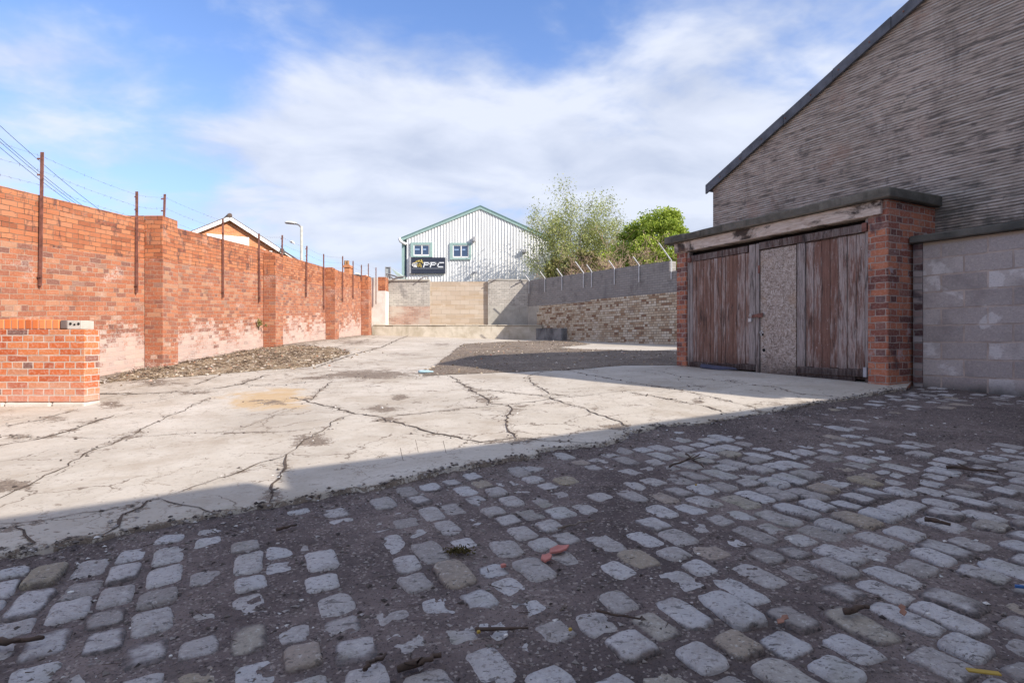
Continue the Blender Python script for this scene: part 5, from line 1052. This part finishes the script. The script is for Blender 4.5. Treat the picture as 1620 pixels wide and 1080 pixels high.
def clump_tree(name, base, cx, cz, rx, rz, n, ls, mat, seed, label, cat, grp=None, ry=None):
    root = empty(name, base); tag(root, label, cat, grp); r = np.random.RandomState(seed); rnd = random.Random(seed); B = Vector(base); ry = ry or rx
    mb = MB(); ctr = Vector((base[0]+cx, base[1], base[2]+cz)); cl = []
    for k in range(90):
        v = r.normal(size=3); v /= np.linalg.norm(v); rad = r.uniform(.35, 1.0)**.5; c = np.array(ctr)+v*np.array([rx, ry, rz])*rad*.86; cl.append((c, r.uniform(.11, .25)*rx))
    mb.tube([B, B.lerp(ctr, .45), ctr], [.16, .12, .06], 7)
    for c, s in cl: cv_ = Vector(c); m0 = B.lerp(ctr, rnd.uniform(.3, .9)); mb.tube([m0, m0.lerp(cv_, .5)+Vector((0, 0, .15)), cv_], [.05, .03, .01], 4, cap=False)
    mb.build('trunk', m_bark, root); P = []
    for c, s in cl:
        k = int(n/len(cl)); v = r.normal(size=(k, 3)); v /= np.linalg.norm(v, axis=1)[:, None]; rad = s*(.2+1.15*r.rand(k)**.7); P.append(c+v*rad[:, None]*np.array([1.15, 1, .8]))
    leaves('crown', np.concatenate(P), ls*.6, ls*1.4, mat, root, seed, .6); return root
DY = 36.5; clump_tree('green_tree', ((1030-CX)*DY/FP, DY, .4), 0, 5.45, 2.75, 3.1, 42000, .15, m_leafB, 9, 'dense bright green round-topped tree behind the dark side wall', 'tree')
SHR = [('olive_shrub',885,34.5,1.0,3.3,1.15,1.7,2600,m_leafC,'olive yellow-green shrub against the right end of the warehouse'),('olive_shrub',925,34.0,1.0,3.7,1.35,1.7,3400,m_leafC,'olive shrub below the pale leafing tree'),('olive_shrub',965,35.5,1.0,3.8,1.3,1.8,3400,m_leafB,'green shrub filling the gap between the two trees'),('olive_shrub',1085,33,1.0,3.0,1.1,1.7,2400,m_leafC,'olive shrub beside the garage roof end, under the dense green tree')]
for i, (nm, px, Y, s, cz, rx, rz, n, mt, lb) in enumerate(SHR): clump_tree(nm, ((px-CX)*Y/FP, Y, .3), 0, cz, rx, rz, n, .17, mt, 30+i, lb, 'shrub', 'shrubs behind the side wall')
for i, (px, Y, H, lb) in enumerate(((935, 28.5, 4.2, 'dry pinkish bramble thicket below the pale tree, just behind the dark wall'), (985, 27.5, 4.3, 'tallest dry pinkish bramble thicket, in front of the dense green tree'), (1035, 26.5, 3.9, 'dry bramble thicket at the garage end of the dark wall'))):
    fan_tree('dry_bramble', ((px-CX)*Y/FP, Y, .35), H, 3.6, 20, .75, m_leafD, 2300, .07, 60+i, lb, 'bramble', (4, 4, 3), .018, .10, .85, 'dry brambles behind the side wall', -.02, .32, m_dry)
# ================================================================== LITTER ON THE COBBLES
def stick(px0, px1, r, label, mat=m_twig, name='fallen_twig', lift=.008, bend=.02, seed=0, cat='twig'):
    a = gp(*px0); b = gp(*px1); rnd = random.Random(seed+int(px0[0])); n = 7; pts = []
    for i in range(n+1):
        t = i/n; x = a[0]+(b[0]-a[0])*t; y = a[1]+(b[1]-a[1])*t; pts.append(Vector((x+rnd.uniform(-bend, bend)*.4, y+rnd.uniform(-bend, bend)*.4, G(x, y)+lift+r+rnd.uniform(0, bend)*.3)))
    mb = MB(); mb.tube(pts, [r*(1.1-.5*i/n)*rnd.uniform(.8, 1.2) for i in range(n+1)], 6)
    if rnd.random() < .7: k = 3; d = Vector((rnd.uniform(-1, 1), rnd.uniform(-1, 1), .25)).normalized()*(pts[-1]-pts[0]).length*.3; mb.tube([pts[k], pts[k]+d*.6, pts[k]+d], [r*.6, r*.5, r*.3], 4)
    tag(mb.build(name, mat, smooth=True), label, cat, 'twigs and sticks on the cobbles')
m_paletwig = plain('twig_pale', (.17, .135, .11), .9, 0, .25, 20)
stick((880,840),(941,827), .0045, 'pale thin twig lying above the broken pink brick', m_paletwig)
stick((752,1002),(836,1000), .0055, 'straight dark stick lying across the soil near the bottom centre', bend=.004)
stick((1060,742),(1108,722), .006, 'dark forked twig beside the broken edge of the concrete')
stick((640,1068),(700,1046), .010, 'gnarled curling root piece at the bottom edge of the cobbles', bend=.05)
stick((572,1068),(604,1046), .007, 'short knotty twig left of the gnarled root piece', bend=.03)
stick((-10,1028),(70,1018), .010, 'thick dark piece of bark at the left edge', bend=.02)
stick((945,976),(1022,986), .004, 'thin wavy dark twig left of the large pale sett', bend=.03)
stick((884,973),(898,960), .004, 'tiny pale upright twig in the soil patch', m_paletwig)
stick((1085,722),(1112,742), .006, 'dark twig crossing the forked twig by the concrete edge')
stick((1335,978),(1372,970), .011, 'short dark wood scrap among the right-hand setts')
stick((1465,828),(1500,836), .011, 'dark clump of rotten wood on the right-hand setts')
stick((440,842),(470,836), .007, 'small dark wood splinter near the concrete edge on the left')
stick((1500,745),(1580,752), .010, 'long dark stick on the soil below the block wall', bend=.03)
def slab(px, py, w, l, h, mat, name, label, cat, ang=0, grp=None, lift=.004, pts=None, tilt=0):
    x, y = gp(px, py); z = G(x, y)+lift; ca, sa = math.cos(ang), math.sin(ang); rnd = random.Random(int(px*3+py)); pts = pts or [(-1, -.8), (-.2, -1), (1, -.7), (.9, .5), (.3, 1), (-.8, .7)]
    V = [Vector((x+(a*w*ca-b*l*sa)*.5, y+(a*w*sa+b*l*ca)*.5, z+a*w*tilt)) for a, b in pts]; mb = MB(); mb.prism(V, (0, 0, h)); o = mb.build(name, mat, bevel=min(.0015, h*.2)); tag(o, label, cat, grp); return o
slab(884, 873, .095, .062, .009, m_pink, 'brick_fragment', 'larger piece of broken pink brick on the cobbles', 'brick piece', .3, 'broken pink brick', .010, [(-1, -.6), (-.1, -1), (.55, -.75), (1, .1), (.35, .55), (.2, 1), (-.7, .5)], .08)
slab(864, 887, .062, .045, .010, m_pink, 'brick_fragment', 'smaller broken pink brick piece, in front of the larger one', 'brick piece', 1.0, 'broken pink brick', .010, [(-1, -.6), (-.1, -1), (.55, -.75), (1, .1), (.35, .55), (.2, 1), (-.7, .5)], .08)
slab(796, 899, .022, .018, .012, m_pink, 'brick_fragment', 'tiny red brick crumb left of the two broken pieces', 'brick piece', .5, 'broken pink brick', .006)
slab(1238, 988, .040, .028, .004, m_dleaf, 'fallen_leaf', 'curled orange-brown leaf on a right-hand sett', 'leaf', .4, 'fallen leaves', .016, [(-1, 0), (-.3, -.8), (.1, -.4), (.6, -.9), (1, 0), (.5, .8), (0, .4), (-.5, .9)], .25)
slab(1428, 972, .040, .026, .004, m_dleaf, 'fallen_leaf', 'second brown leaf, further right between the setts', 'leaf', 1.2, 'fallen leaves', .014, [(-1, 0), (-.3, -.8), (.1, -.4), (.6, -.9), (1, 0), (.5, .8), (0, .4), (-.5, .9)], .25)
slab(1556, 1073, .075, .016, .005, m_yellow, 'yellow_strip', 'bright yellow strip of scrap at the bottom right corner', 'scrap', -.25, None, .016, [(-1, -1), (1, -1), (1, 1), (-1, 1)])
for (px, py, lb) in ((757,1005,'yellow crumb at the end of the straight dark stick'), (902,1001,'yellow crumb on the sett right of the dark stick'), (1101,770,'yellow crumb far off among the middle setts')): slab(px, py, .012, .011, .008, m_yellow, 'yellow_crumb', lb, 'scrap', .3, 'yellow crumbs', .008)
slab(1613, 935, .030, .012, .010, m_blue, 'blue_scrap', 'small bright blue scrap at the right edge of the cobbles', 'scrap', -.3, None, .012)
for (px, py, s, lb) in ((112,941,.020,'flat white chip on the left-hand setts'), (477,954,.015,'white chip in the soil left of centre'), (270,1043,.010,'small white chip low at the left'), (800,1010,.014,'pale wood chip beside the straight dark stick'), (1105,880,.014,'white chip above the large pale sett'), (1468,976,.014,'white pebble beside the second brown leaf')): slab(px, py, s, s*.75, .005, m_chip, 'white_chip', lb, 'chip', .5, 'white chips on the cobbles', .009)
x, y = gp(672, 594); z = G(x, y)+.062; mb = MB(); mb.tube([(x-.10, y, z), (x-.07, y, z), (x+.06, y+.02, z), (x+.09, y+.02, z), (x+.13, y+.03, z)], [.020, .026, .024, .013, .010], 10); tag(mb.build('plastic_bottle', m_ltblue, smooth=True), 'pale blue crushed plastic bottle at the corner of the gritty bed', 'bottle')
x, y = gp(727, 874); mb = MB(); rnd = random.Random(5)
for k in range(160): c = Vector((x+rnd.gauss(0, .026), y+rnd.gauss(0, .013), G(x, y)+abs(rnd.gauss(.006, .007)))); d = Vector((rnd.gauss(0, 1), rnd.gauss(0, 1), abs(rnd.gauss(0, 1)))).normalized()*.012; mb.tube([c, c+d], .0025, 3)
tag(mb.build('moss_clump', m_moss), 'brown-green moss clump left of the broken pink brick', 'moss')
# thin dry stalks on the slab
for (a, b, lb) in ((638,736,'leftmost of three thin dry stalks on the sunlit slab by the shade line'),(662,722,'middle one of three thin dry stalks on the slab by the shade line'),(706,724,'rightmost of three thin dry stalks on the slab by the shade line')):
    p = Vector((*gp(a, b), 0)); p.z = G(p.x, p.y)+.03; mb = MB(); mb.tube([p, p+Vector((-.01, .0, .04)), p+Vector((-.02, 0, .085))], .0016, 3); tag(mb.build('dry_stalk', m_twig), lb, 'stalk', 'dry stalks on the slab')
for o in bpy.data.objects:
    if '_o' in o: del o['_o']
